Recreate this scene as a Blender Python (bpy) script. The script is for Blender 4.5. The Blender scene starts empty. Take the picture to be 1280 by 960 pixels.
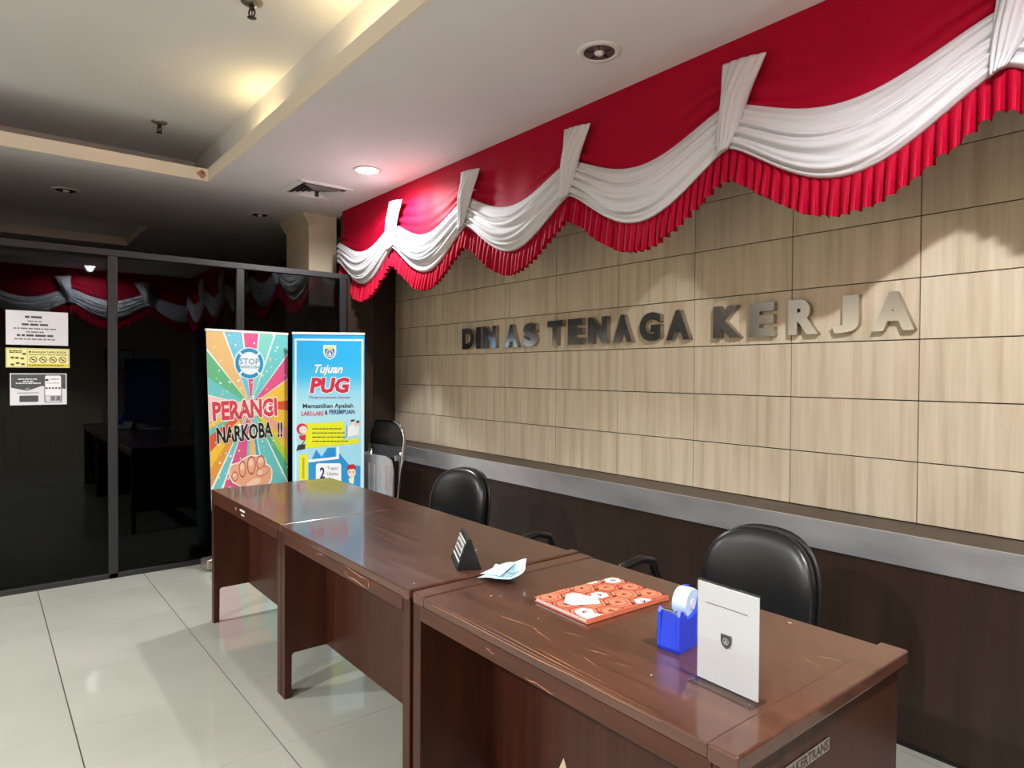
import bpy, bmesh, math, random
from mathutils import Vector, Matrix
random.seed(7)
SC = bpy.context.scene
COL = SC.collection
PI = math.pi

# ------------------------------------------------------------------ camera
CAM_H = 1.405
YAW, PITCH, ROLL = 0.893176634, -0.015841903, 0.005836663
def cam_axes():
    cy, sy = math.cos(YAW), math.sin(YAW); cp, sp = math.cos(PITCH), math.sin(PITCH)
    f = Vector((-sy*cp, cy*cp, sp)); r = Vector((cy, sy, 0)); u = r.cross(f)
    cr, sr = math.cos(ROLL), math.sin(ROLL)
    return f, cr*r + sr*u, -sr*r + cr*u
_f, _r, _u = cam_axes()
cd = bpy.data.cameras.new('camera'); cd.sensor_fit = 'HORIZONTAL'; cd.sensor_width = 36
cd.lens = 827.975/1280*36; cd.clip_start = 0.02; cd.clip_end = 60
cam = bpy.data.objects.new('camera', cd); COL.objects.link(cam)
M = Matrix((_r, _u, -_f)).transposed().to_4x4(); M.translation = Vector((0, 0, CAM_H))
cam.matrix_world = M
SC.camera = cam

# ------------------------------------------------------------------ world, exposure
w = bpy.data.worlds.new('world'); SC.world = w; w.use_nodes = True
w.node_tree.nodes['Background'].inputs[0].default_value = (0.5, 0.55, 0.6, 1)
w.node_tree.nodes['Background'].inputs[1].default_value = 0.02
SC.view_settings.view_transform = 'Standard'; SC.view_settings.look = 'None'
SC.view_settings.gamma = 1.0; SC.view_settings.use_curve_mapping = False
SC.view_settings.exposure = 0.42
# downlights: x, y, state, watts, label
DOWNLIGHTS = [
 (-4.20, 2.09, True, 92, 'lit downlight glowing white in the ceiling beside the air vent'),
 (-2.02, 2.10, False, 0, 'unlit downlight with chrome reflector in ceiling above the long valance'),
 (0.03, 1.16, True, 185, 'lit downlight in ceiling before the side wall, mirrored in the dark glass'),
 (-4.20, -1.75, True, 250, 'added fill downlight in ceiling by the glass, on the visitors side'),  # this and the next two: unseen fixtures added as ambient fill
 (-1.90, -1.75, True, 260, 'added fill downlight in ceiling behind the camera, midway along the tray'),
 (0.10, -1.75, True, 170, 'added fill downlight in ceiling behind the camera, beside the side wall'),
]
COVE = [(-4.30, 0.42, 1.3), (-2.75, 0.7, 2.2), (-1.4, 0.6, 1.2)]     # x, length, watts of the warm cove tubes

# ------------------------------------------------------------------ materials
MATS = {}
def srgb(r, g, b):
    def c(v):
        v /= 255.0
        return v/12.92 if v <= 0.04045 else ((v+0.055)/1.055)**2.4
    return (c(r), c(g), c(b), 1)
def mat(name, col, rough=0.5, metal=0.0, coat=0.0, coat_rough=0.1, sheen=0.0, spec=0.5):
    m = bpy.data.materials.new(name); m.use_nodes = True
    b = m.node_tree.nodes['Principled BSDF']
    b.inputs['Base Color'].default_value = col
    b.inputs['Roughness'].default_value = rough; b.inputs['Metallic'].default_value = metal
    b.inputs['Coat Weight'].default_value = coat; b.inputs['Coat Roughness'].default_value = coat_rough
    b.inputs['Sheen Weight'].default_value = sheen
    b.inputs['Specular IOR Level'].default_value = spec
    MATS[name] = m
    return m
def nodes(m): return m.node_tree.nodes, m.node_tree.links, m.node_tree.nodes['Principled BSDF']
def noisy(m, scale, stretch, stops, detail=4, coord='Object', bump=0.0, rand=False, rough=None):
    """colour from noise stretched along an axis"""
    N, L, b = nodes(m)
    tc = N.new('ShaderNodeTexCoord'); mp = N.new('ShaderNodeMapping'); mp.inputs['Scale'].default_value = stretch
    src = tc.outputs[coord]
    if rand:
        oi = N.new('ShaderNodeObjectInfo'); mul = N.new('ShaderNodeVectorMath'); mul.operation = 'SCALE'
        mul.inputs[0].default_value = (37.0, 11.0, 23.0); L.new(oi.outputs['Random'], mul.inputs['Scale'])
        ad = N.new('ShaderNodeVectorMath'); L.new(src, ad.inputs[0]); L.new(mul.outputs[0], ad.inputs[1]); src = ad.outputs[0]
    L.new(src, mp.inputs['Vector'])
    nz = N.new('ShaderNodeTexNoise'); nz.inputs['Scale'].default_value = scale; nz.inputs['Detail'].default_value = detail
    nz.inputs['Roughness'].default_value = 0.6
    L.new(mp.outputs[0], nz.inputs['Vector'])
    cr = N.new('ShaderNodeValToRGB'); e = cr.color_ramp.elements
    e[0].position, e[0].color = stops[0]; e[1].position, e[1].color = stops[-1]
    for p, c in stops[1:-1]:
        x = e.new(p); x.color = c
    L.new(nz.outputs['Fac'], cr.inputs[0]); L.new(cr.outputs[0], b.inputs['Base Color'])
    if bump:
        bp = N.new('ShaderNodeBump'); bp.inputs['Strength'].default_value = bump; bp.inputs['Distance'].default_value = 0.002
        L.new(nz.outputs['Fac'], bp.inputs['Height']); L.new(bp.outputs[0], b.inputs['Normal'])
    if rough:
        mr = N.new('ShaderNodeMapRange'); mr.inputs['To Min'].default_value = rough[0]; mr.inputs['To Max'].default_value = rough[1]
        L.new(nz.outputs['Fac'], mr.inputs['Value']); L.new(mr.outputs[0], b.inputs['Roughness'])
    return m
def emit(name, col, strength):
    m = bpy.data.materials.new(name); m.use_nodes = True
    b = m.node_tree.nodes['Principled BSDF']
    b.inputs['Base Color'].default_value = col; b.inputs['Emission Color'].default_value = col
    b.inputs['Emission Strength'].default_value = strength; MATS[name] = m
    return m

m_ceil = noisy(mat('ceiling_paint', srgb(200,197,190), 0.8), 1.2, (1,1,1), [(0.3, srgb(225,225,228)), (0.7, srgb(232,232,235))])
m_lip = mat('lip_paint', srgb(236,228,214), 0.7)
m_dwall = noisy(mat('dark_brown_laminate', srgb(62,42,36), 0.35, spec=0.4), 3, (6,6,0.4), [(0.3, srgb(44,32,26)), (0.7, srgb(56,41,33))])
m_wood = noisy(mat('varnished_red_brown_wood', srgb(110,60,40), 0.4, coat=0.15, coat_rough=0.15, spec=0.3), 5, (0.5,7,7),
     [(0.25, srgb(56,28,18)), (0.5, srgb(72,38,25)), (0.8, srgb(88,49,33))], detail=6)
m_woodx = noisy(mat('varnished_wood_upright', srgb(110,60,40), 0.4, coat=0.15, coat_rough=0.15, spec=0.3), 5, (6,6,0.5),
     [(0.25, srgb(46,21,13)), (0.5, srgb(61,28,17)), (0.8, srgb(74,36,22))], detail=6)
m_woodtop = noisy(mat('varnished_wood_top', srgb(110,60,40), 0.25, coat=0.7, coat_rough=0.09), 4, (0.6,8,8),
     [(0.25, srgb(64,36,25)), (0.5, srgb(82,48,33)), (0.8, srgb(98,59,41))], detail=7, rough=(0.22, 0.4))
m_edge = mat('worn_wood_edge', srgb(150,96,66), 0.5)
m_chip = mat('bare_wood_chip', srgb(205,165,135), 0.7)
m_tile = noisy(mat('oak_laminate_panel', srgb(198,178,148), 0.42, spec=0.35), 3.0, (7,7,0.3),
     [(0.28, srgb(190,174,149)), (0.48, srgb(211,197,172)), (0.62, srgb(220,208,185)), (0.85, srgb(201,185,160))], detail=5, rand=True)
m_joint = mat('dark_joint', srgb(58,44,34), 0.8)
m_floor = noisy(mat('polished_floor_tile', srgb(190,190,178), 0.09, spec=0.55), 1.4, (1,1,1),
     [(0.3, srgb(162,164,152)), (0.7, srgb(172,174,163))], rand=True)
m_grout = mat('dark_grout', srgb(70,66,58), 0.8)
m_steel = noisy(mat('brushed_steel', srgb(205,207,212), 0.3, metal=0.75), 2.5, (1.2,3,3), [(0.3, srgb(196,198,204)), (0.7, srgb(220,222,226))], rough=(0.25, 0.42))
m_chrome = mat('chrome', srgb(190,190,192), 0.08, metal=1.0)
m_mirror = mat('mirror_metal', srgb(212,212,215), 0.18, metal=1.0)
m_dimchrome = mat('shaded_reflector', srgb(104,103,102), 0.25, metal=0.35)
m_mside = mat('satin_metal_side', srgb(176,168,156), 0.3, metal=0.85)
m_alu = mat('grey_aluminium', srgb(46,46,47), 0.4, metal=0.3)
m_black = mat('black_leather', srgb(22,22,23), 0.32, spec=0.6)
m_bplast = mat('black_plastic', srgb(20,20,21), 0.4)
m_red = mat('red_satin', srgb(160,2,38), 0.62, sheen=0.0, spec=0.12)
m_white = mat('white_satin', srgb(206,207,211), 0.65, sheen=0.05)
m_dark = mat('dark_room_paint', srgb(46,46,46), 0.8)
m_cream = noisy(mat('cream_paint', srgb(206,192,166), 0.7), 2, (1,1,1), [(0.3, srgb(198,184,158)), (0.7, srgb(212,198,172))])
m_blue = mat('blue_plastic', srgb(34,66,214), 0.28)
m_wplast = mat('white_plastic', srgb(228,228,226), 0.45)
m_paper = mat('white_paper', srgb(214,214,218), 0.6)
m_bpaper = mat('pale_blue_paper', srgb(200,232,240), 0.7)
m_tape = mat('clear_tape_roll', srgb(196,222,238), 0.25)
m_glow = emit('lamp_white', (1, 0.98, 0.96, 1), 130)
m_warm = emit('lamp_warm', (1.0, 0.74, 0.32, 1), 3)
def glassmat(name, tint, gl):
    m = bpy.data.materials.new(name); m.use_nodes = True
    N, L = m.node_tree.nodes, m.node_tree.links; N.clear()
    o = N.new('ShaderNodeOutputMaterial'); t = N.new('ShaderNodeBsdfTransparent'); t.inputs[0].default_value = tint
    g = N.new('ShaderNodeBsdfGlossy'); g.inputs['Roughness'].default_value = 0.015; g.inputs[0].default_value = gl
    lw = N.new('ShaderNodeLayerWeight'); lw.inputs[0].default_value = 0.5; pw = N.new('ShaderNodeMath'); pw.operation = 'POWER'; pw.inputs[1].default_value = 5.0
    fr = N.new('ShaderNodeMath'); fr.operation = 'MULTIPLY_ADD'; fr.inputs[1].default_value = 0.95; fr.inputs[2].default_value = 0.045
    L.new(lw.outputs['Facing'], pw.inputs[0]); L.new(pw.outputs[0], fr.inputs[0]); mx = N.new('ShaderNodeMixShader')
    L.new(fr.outputs[0], mx.inputs[0]); L.new(t.outputs[0], mx.inputs[1]); L.new(g.outputs[0], mx.inputs[2]); L.new(mx.outputs[0], o.inputs[0])
    return m
m_glass = glassmat('tinted_glass', (0.2,0.2,0.21,1), (0.4,0.43,0.45,1))
m_acryl = glassmat('clear_acrylic', (0.97,0.98,0.98,1), (0.9,0.9,0.9,1))
def inkmat(name, rough, coat):
    m = mat(name, (1,1,1,1), rough, coat=coat); N, L, b = nodes(m)
    a = N.new('ShaderNodeVertexColor'); a.layer_name = 'Col'; L.new(a.outputs[0], b.inputs['Base Color'])
    return m
m_ink = inkmat('printed_ink', 0.45, 0.1)

# ------------------------------------------------------------------ object helpers
def empty(name, label, cat, loc=(0,0,0), rz=0.0, group=None, kind=None):
    o = bpy.data.objects.new(name, None); COL.objects.link(o); o.empty_display_size = 0.05
    o.location = loc; o.rotation_euler = (0,0,rz)
    if label: o['label'] = label
    if cat: o['category'] = cat
    if group: o['group'] = group
    if kind: o['kind'] = kind
    return o
def tag(o, label, cat, group=None, kind=None):
    if label: o['label'] = label
    if cat: o['category'] = cat
    if group: o['group'] = group
    if kind: o['kind'] = kind
    return o
class MB:
    def __init__(s): s.bm = bmesh.new()
    def box(s, x0, x1, y0, y1, z0, z1, bevel=0.0, seg=2):
        r = bmesh.ops.create_cube(s.bm, size=1.0); vs = r['verts']
        for v in vs:
            v.co = Vector(((x0+x1)/2 + v.co.x*(x1-x0), (y0+y1)/2 + v.co.y*(y1-y0), (z0+z1)/2 + v.co.z*(z1-z0)))
        if bevel:
            es = list({e for v in vs for e in v.link_edges})
            bmesh.ops.bevel(s.bm, geom=es, offset=bevel, segments=seg, affect='EDGES', profile=0.5)
        return s
    def prism(s, poly, axis, a, b, bevel=0.0):
        """poly: 2D points in the plane normal to axis ('x': (y,z), 'y': (x,z), 'z': (x,y))"""
        def P(p, t):
            return (t, p[0], p[1]) if axis == 'x' else ((p[0], t, p[1]) if axis == 'y' else (p[0], p[1], t))
        A = [s.bm.verts.new(P(p, a)) for p in poly]; B = [s.bm.verts.new(P(p, b)) for p in poly]
        n = len(poly); fs = []
        fs.append(s.bm.faces.new(A)); fs.append(s.bm.faces.new(B[::-1]))
        for i in range(n): fs.append(s.bm.faces.new((A[i], B[i], B[(i+1)%n], A[(i+1)%n])))
        if bevel:
            es = list({e for f in fs[:2] for e in f.edges})
            bmesh.ops.bevel(s.bm, geom=es, offset=bevel, segments=2, affect='EDGES', profile=0.5)
        return s
    def tube(s, pts, r, n=10, closed=False):
        pts = [Vector(p) for p in pts]; rings = []
        m = len(pts)
        for i, p in enumerate(pts):
            if closed: d = pts[(i+1)%m] - pts[i-1]
            else: d = pts[min(i+1, m-1)] - pts[max(i-1, 0)]
            d.normalize(); q = d.to_track_quat('Z', 'Y')
            rr = r[i] if isinstance(r, (list, tuple)) else r
            rings.append([s.bm.verts.new(p + q @ Vector((rr*math.cos(2*PI*k/n), rr*math.sin(2*PI*k/n), 0))) for k in range(n)])
        # keep rings aligned
        for i in range(1, m):
            best = min(range(n), key=lambda o: sum((rings[i-1][k].co - rings[i][(k+o)%n].co).length for k in range(0, n, 2)))
            rings[i] = rings[i][best:] + rings[i][:best]
        for i in range(m-1):
            for k in range(n): s.bm.faces.new((rings[i][k], rings[i][(k+1)%n], rings[i+1][(k+1)%n], rings[i+1][k]))
        if closed:
            best = min(range(n), key=lambda o: sum((rings[-1][k].co - rings[0][(k+o)%n].co).length for k in range(n)))
            for k in range(n): s.bm.faces.new((rings[-1][k], rings[-1][(k+1)%n], rings[0][(k+1+best)%n], rings[0][(k+best)%n]))
        else:
            s.bm.faces.new(rings[0][::-1]); s.bm.faces.new(rings[-1])
        return s
    def lathe(s, prof, n=24, c=(0,0,0), axis='z', caps=True):
        c = Vector(c); rings = []
        for r, h in prof:
            ring = []
            for k in range(n):
                a = 2*PI*k/n; x, y = r*math.cos(a), r*math.sin(a)
                v = Vector((x, y, h)) if axis == 'z' else (Vector((h, x, y)) if axis == 'x' else Vector((x, h, y)))
                ring.append(s.bm.verts.new(c + v))
            rings.append(ring)
        for i in range(len(rings)-1):
            for k in range(n): s.bm.faces.new((rings[i][k], rings[i][(k+1)%n], rings[i+1][(k+1)%n], rings[i+1][k]))
        if caps:
            if prof[0][0] > 1e-5: s.bm.faces.new(rings[0][::-1])
            if prof[-1][0] > 1e-5: s.bm.faces.new(rings[-1])
        return s
    def grid(s, fn, nu, nv, closed_u=False):
        V = [[s.bm.verts.new(fn(i/nu, j/nv)) for j in range(nv+1)] for i in range(nu if closed_u else nu+1)]
        for i in range(nu):
            a, b = V[i], V[(i+1) % len(V)]
            for j in range(nv): s.bm.faces.new((a[j], b[j], b[j+1], a[j+1]))
        return s
    def mesh(s, name, smooth=False):
        bmesh.ops.remove_doubles(s.bm, verts=s.bm.verts, dist=1e-6)
        bmesh.ops.recalc_face_normals(s.bm, faces=s.bm.faces)
        me = bpy.data.meshes.new(name); s.bm.to_mesh(me); s.bm.free()
        if smooth:
            for p in me.polygons: p.use_smooth = True
            if smooth == 'auto':
                try: me.set_sharp_from_angle(angle=math.radians(38))
                except Exception: pass
        return me
    def build(s, name, m, parent=None, smooth=False, loc=None):
        o = bpy.data.objects.new(name, s.mesh(name, smooth)); COL.objects.link(o)
        o.data.materials.append(m)
        if parent: o.parent = parent
        if loc: o.location = loc
        return o
def inst(name, me, parent, loc=(0,0,0), rot=(0,0,0)):
    o = bpy.data.objects.new(name, me); COL.objects.link(o); o.parent = parent; o.location = loc; o.rotation_euler = rot
    return o
def copy_tree(o, parent=None):
    c = o.copy(); COL.objects.link(c)
    if parent: c.parent = parent
    for ch in list(o.children): copy_tree(ch, c)
    return c
def struct(name, mb, m, parent=None, smooth=False):
    o = mb.build(name, m, parent, smooth); o['kind'] = 'structure'; return o

# ------------------------------------------------------------------ flat print (lettering, pictures) as thin coloured faces
_tc = {}
def text_tris(s, bold=0.0, shear=0.0, res=2):
    k = (s, bold, shear, res)
    if k in _tc: return _tc[k]
    cu = bpy.data.curves.new('t', 'FONT'); cu.body = s; cu.size = 1.0; cu.offset = bold; cu.shear = shear
    cu.resolution_u = res; cu.fill_mode = 'FRONT'
    ob = bpy.data.objects.new('t', cu); COL.objects.link(ob)
    dg = bpy.context.evaluated_depsgraph_get(); me = ob.evaluated_get(dg).to_mesh()
    vs = [(v.co.x, v.co.y) for v in me.vertices]; fs = [tuple(p.vertices) for p in me.polygons]
    ob.evaluated_get(dg).to_mesh_clear()
    bpy.data.objects.remove(ob); bpy.data.curves.remove(cu)
    _tc[k] = (vs, fs); return _tc[k]
class Print:
    """flat print in sheet coordinates (u right, v up, metres); each layer lies a hair above the one before"""
    def __init__(s, u0, v0, u1, v1): s.V = []; s.F = []; s.C = []; s.clip = (u0, v0, u1, v1)
    def poly(s, pts, col, lay, clip=True):
        if clip: pts = s._clip(pts)
        if len(pts) < 3: return
        b = len(s.V); s.V += [(p[0], p[1], lay) for p in pts]; s.F.append(tuple(range(b, b+len(pts)))); s.C.append(col)
    def _clip(s, pts):
        u0, v0, u1, v1 = s.clip
        for ax, val, sg in ((0,u0,1),(0,u1,-1),(1,v0,1),(1,v1,-1)):
            out = []
            for i in range(len(pts)):
                a, b = pts[i-1], pts[i]; da, db = sg*(a[ax]-val), sg*(b[ax]-val)
                if (da >= 0) != (db >= 0):
                    t = da/(da-db); out.append((a[0]+t*(b[0]-a[0]), a[1]+t*(b[1]-a[1])))
                if db >= 0: out.append(b)
            pts = out
            if not pts: break
        return pts
    def rect(s, u0, v0, u1, v1, col, lay): s.poly([(u0,v0),(u1,v0),(u1,v1),(u0,v1)], col, lay)
    def frame(s, u0, v0, u1, v1, t, col, lay):
        s.rect(u0,v0,u1,v0+t,col,lay); s.rect(u0,v1-t,u1,v1,col,lay); s.rect(u0,v0+t,u0+t,v1-t,col,lay); s.rect(u1-t,v0+t,u1,v1-t,col,lay)
    def line(s, a, b, t, col, lay):
        d = Vector((b[0]-a[0], b[1]-a[1])); d.normalize(); n = Vector((-d.y, d.x))*t/2
        s.poly([(a[0]+n.x,a[1]+n.y),(a[0]-n.x,a[1]-n.y),(b[0]-n.x,b[1]-n.y),(b[0]+n.x,b[1]+n.y)], col, lay)
    def path(s, pts, t, col, lay):
        for a, b in zip(pts, pts[1:]): s.line(a, b, t, col, lay)
    def ell(s, u, v, ru, rv, col, lay, n=24, rot=0.0):
        c, q = math.cos(rot), math.sin(rot)
        s.poly([(u + ru*math.cos(2*PI*i/n)*c - rv*math.sin(2*PI*i/n)*q, v + ru*math.cos(2*PI*i/n)*q + rv*math.sin(2*PI*i/n)*c) for i in range(n)], col, lay)
    def arc(s, u, v, r0, r1, a0, a1, col, lay, n=14):
        for i in range(n):
            p, q = a0+(a1-a0)*i/n, a0+(a1-a0)*(i+1)/n
            s.poly([(u+r0*math.cos(p),v+r0*math.sin(p)),(u+r1*math.cos(p),v+r1*math.sin(p)),(u+r1*math.cos(q),v+r1*math.sin(q)),(u+r0*math.cos(q),v+r0*math.sin(q))], col, lay)
    def rrect(s, u0, v0, u1, v1, r, col, lay):
        pts = []
        for cu, cv, a in ((u1-r,v1-r,0),(u0+r,v1-r,1),(u0+r,v0+r,2),(u1-r,v0+r,3)):
            for k in range(5): t = (a + k/4)*PI/2; pts.append((cu+r*math.cos(t), cv+r*math.sin(t)))
        s.poly(pts, col, lay)
    def text(s, string, u0, v0, u1, v1, col, lay, bold=0.0, shear=0.0, rot=0.0, outline=None, ow=0.03):
        """fit string into the box; rot about the box's centre"""
        if outline: s._text(string, u0, v0, u1, v1, outline, lay-0.0003, bold+ow, shear, rot, bold)
        s._text(string, u0, v0, u1, v1, col, lay, bold, shear, rot, bold)
    def _text(s, string, u0, v0, u1, v1, col, lay, bold, shear, rot, fit):
        vs, fs = text_tris(string, bold, shear); fv, _ = text_tris(string, fit, shear)
        xa, xb = min(v[0] for v in fv), max(v[0] for v in fv); ya, yb = min(v[1] for v in fv), max(v[1] for v in fv)
        su, sv = (u1-u0)/(xb-xa), (v1-v0)/(yb-ya); cu, cv = (u0+u1)/2, (v0+v1)/2; c, q = math.cos(rot), math.sin(rot)
        b = len(s.V)
        for x, y in vs:
            a, d = u0+(x-xa)*su-cu, v0+(y-ya)*sv-cv
            s.V.append((cu+a*c-d*q, cv+a*q+d*c, lay))
        for f in fs: s.F.append(tuple(b+i for i in f)); s.C.append(col)
    def greek(s, u0, u1, v, h, col, lay, rng):
        """a row of print too small to read"""
        u = u0
        while u < u1 - h:
            wd = min(rng.uniform(1.2, 4.5)*h, u1-u); s.rect(u, v, u+wd, v+h, col, lay); u += wd + h*0.55
    def build(s, name, parent, xf, m=None):
        """xf: (u, v, w) -> point"""
        me = bpy.data.meshes.new(name); me.from_pydata([xf(*v) for v in s.V], [], s.F)
        ca = me.color_attributes.new('Col', 'FLOAT_COLOR', 'CORNER'); i = 0
        for p, c in zip(me.polygons, s.C):
            for _ in p.loop_indices: ca.data[i].color = c; i += 1
        me.materials.append(m or m_ink); o = bpy.data.objects.new(name, me); COL.objects.link(o); o.parent = parent
        return o

# ------------------------------------------------------------------ the room
YW = 2.972; XG = -5.20; XL = -5.40; XR = 0.90; YF = -3.2; ZC = 2.80; ZU = 3.20; XB = -10.0
TW, TH, X0, ZR = 0.543, 0.25, -4.861, 1.8033
# floor: base slab and tiles
fl = struct('floor', MB().box(XB, XR+0.2, YF-0.2, YW+0.2, -0.12, -0.004), m_grout)
ft = MB().box(0.0010, 0.5990, 0.0022, 0.5978, -0.008, 0.0, 0.0006, 1).mesh('tile'); ft.materials.append(m_floor)
OX, OY = -3.069 - 0.6*4, 0.2845 - 0.6*6
for i in range(11):
    for j in range(11):
        x, y = OX+0.6*i, OY+0.6*j
        if x < XR and y < YW-0.02: inst('tile', ft, fl, (x, y, 0))
# back wall with laminate panels
wb = struct('wall_back', MB().box(XB, XR+0.2, YW+0.010, YW+0.15, 0, 3.3), m_joint)
pt = MB().box(0.0022, TW-0.0022, -0.012, 0, 0.0022, TH-0.0022, 0.001, 1).mesh('panel'); pt.materials.append(m_tile)
for k in range(-1, 11):
    for r in range(-4, 4):
        x = X0 + TW*k
        if x + TW > XR + 0.3: continue
        inst('panel', pt, wb, (x, YW+0.012, ZR + TH*r))
# ledge with steel nosing and brown panelling below
PY = 2.722
led = struct('trim_1', MB().box(XL, XR, PY+0.0, YW, 0.78, 0.803), m_dwall)
struct('steel_edge', MB().prism([(2.735,0.8035),(2.735,0.715),(2.738,0.703),(2.724,0.697),(2.724,0.684),(2.72,0.684),(2.72,0.8035)], 'x', XL, XR), m_steel, led)
struct('lower_panel', MB().box(XL, XR, PY+0.006, PY+0.03, 0.0, 0.78), m_dwall, led)
struct('plinth', MB().box(XL, XR, PY+0.002, PY+0.02, 0.0, 0.012), m_bplast, led)
# left end of the recess, right wall, front wall
wl = struct('wall_left', MB().box(-5.62, XL, 2.655, YW, 0, ZC), m_dwall)
struct('pilaster', MB().box(-5.58, -5.2, 2.52, 2.65, 0, ZC, 0.004), m_dwall, wl)
struct('corbel', MB().prism([(-5.82,2.46),(-5.58,2.40),(-5.58,2.62),(-5.78,2.60)], 'y', 2.52, 2.62), m_dwall, wl)
struct('wall_right', MB().box(XR, XR+0.12, YF, YW, 0, 3.3), m_tile)
struct('wall_front', MB().box(XB, XR, YF-0.12, YF, 0, 3.3), m_cream)
struct('wall_far', MB().box(XB-0.12, XB, YF, YW+0.15, 0, 3.3), m_dark)
cr = struct('wall_inner', MB().box(-6.2, -5.66, 2.26, 2.515, 0, ZC), m_cream)
struct('cornice', MB().prism([(2.26,2.70),(2.22,2.76),(2.20,ZC),(2.26,ZC)], 'x', -6.22, -5.64), m_cream, cr)
# ceiling: soffit with two raised trays
TX0, TX1, TY0, TY1 = -5.22, -0.75, -1.33, 1.3315
UX0, UX1, UY0, UY1 = -8.45, -7.15, -1.0, 1.30
c = MB()
def plate(x0, x1, y0, y1): c.box(x0, x1, y0, y1, ZC, ZC+0.05)
plate(TX1, XR+0.1, YF, YW+0.1); plate(TX0, TX1, TY1, YW+0.1); plate(TX0, TX1, YF, TY0)
plate(UX1, TX0, YF, YW+0.1); plate(UX0, UX1, UY1, YW+0.1); plate(UX0, UX1, YF, UY0); plate(XB, UX0, YF, YW+0.1)
ceil = struct('ceiling', c, m_ceil)
u = MB(); u.box(-6.15, TX1+0.3, TY0-0.25, 1.45, ZU, ZU+0.06)
u.box(-6.15, TX1+0.3, 1.45, 1.47, ZC+0.05, ZU+0.06); u.box(-6.15, TX1+0.3, TY0-0.27, TY0-0.25, ZC+0.05, ZU+0.06)
u.box(-6.17, -6.15, TY0-0.27, 1.47, ZC+0.05, ZU+0.06); u.box(TX1+0.28, TX1+0.3, TY0-0.25, 1.45, ZC+0.05, ZU)
struct('raised_ceiling', u, m_ceil, ceil)
u = MB(); u.box(UX0-0.25, UX1+0.2, UY0-0.2, UY1+0.2, 3.1, 3.15)
u.box(UX0-0.27, UX0-0.25, UY0-0.2, UY1+0.2, ZC+0.05, 3.1); u.box(UX1+0.2, UX1+0.22, UY0-0.2, UY1+0.2, ZC+0.05, 3.1)
u.box(UX0-0.25, UX1+0.2, UY1+0.2, UY1+0.22, ZC+0.05, 3.1); u.box(UX0-0.25, UX1+0.2, UY0-0.22, UY0-0.2, ZC+0.05, 3.1)
struct('raised_ceiling', u, m_ceil, ceil)
def lip(x0, x1, y0, y1):
    l = MB(); t = 0.02; z0, z1 = ZC-0.0005, 2.889
    e = 0.001; l.box(x0+e, x0+t, y0+e, y1-e, z0, z1); l.box(x1-t, x1-e, y0+e, y1-e, z0, z1); l.box(x0+t, x1-t, y1-t, y1-e, z0, z1); l.box(x0+t, x1-t, y0+e, y0+t, z0, z1)
    return l
tl = struct('trim_2', lip(TX0, TX1, TY0, TY1), m_lip)
struct('trim_3', lip(UX0, UX1, UY0, UY1), m_lip)
# chipped plaster at the tray's corner
p = Print(-9,-9,9,9); rg = random.Random(3)
p.poly([(0.012+0.022*math.cos(t)*(0.7+0.5*rg.random()), 0.03*math.sin(t)*(0.7+0.5*rg.random())) for t in [k*2*PI/11 for k in range(11)]], srgb(176,128,104), 0.0006)
p.poly([(0.016+0.008*math.cos(t), 0.01+0.013*math.sin(t)) for t in [k*2*PI/8 for k in range(8)]], srgb(150,60,44), 0.0010)
o = p.build('plaster_chip', tl, lambda a, b, d: (TX0+0.0202+d, TY1-0.075+a*1.4, 2.846+b)); o['kind'] = 'structure'
# dark glass partition
gp = empty('wall_glass', None, None, (XG, 0, 0), kind='structure')
POSTS = [-2.63, -1.80, -0.965, -0.13, 0.704, 1.535, 2.36]
for y in POSTS: struct('post', MB().box(-0.03, 0.03, y-0.028, y+0.028, 0, 2.18, 0.003), m_alu, gp)
struct('top_rail', MB().box(-0.032, 0.032, YF, 2.40, 2.18, 2.224, 0.003), m_alu, gp)
struct('bottom_rail', MB().box(-0.03, 0.03, YF, 2.40, 0.0, 0.035, 0.003), m_alu, gp)
ys = [YF] + POSTS
for a, b in zip(ys, ys[1:]):
    struct('pane', MB().box(-0.004, 0.004, a+0.028, b-0.028, 0.035, 2.18), m_glass, gp)
struct('end_jamb', MB().box(-0.03, 0.03, 2.40, 2.515, 0, 2.224), m_dwall, gp)

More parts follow.
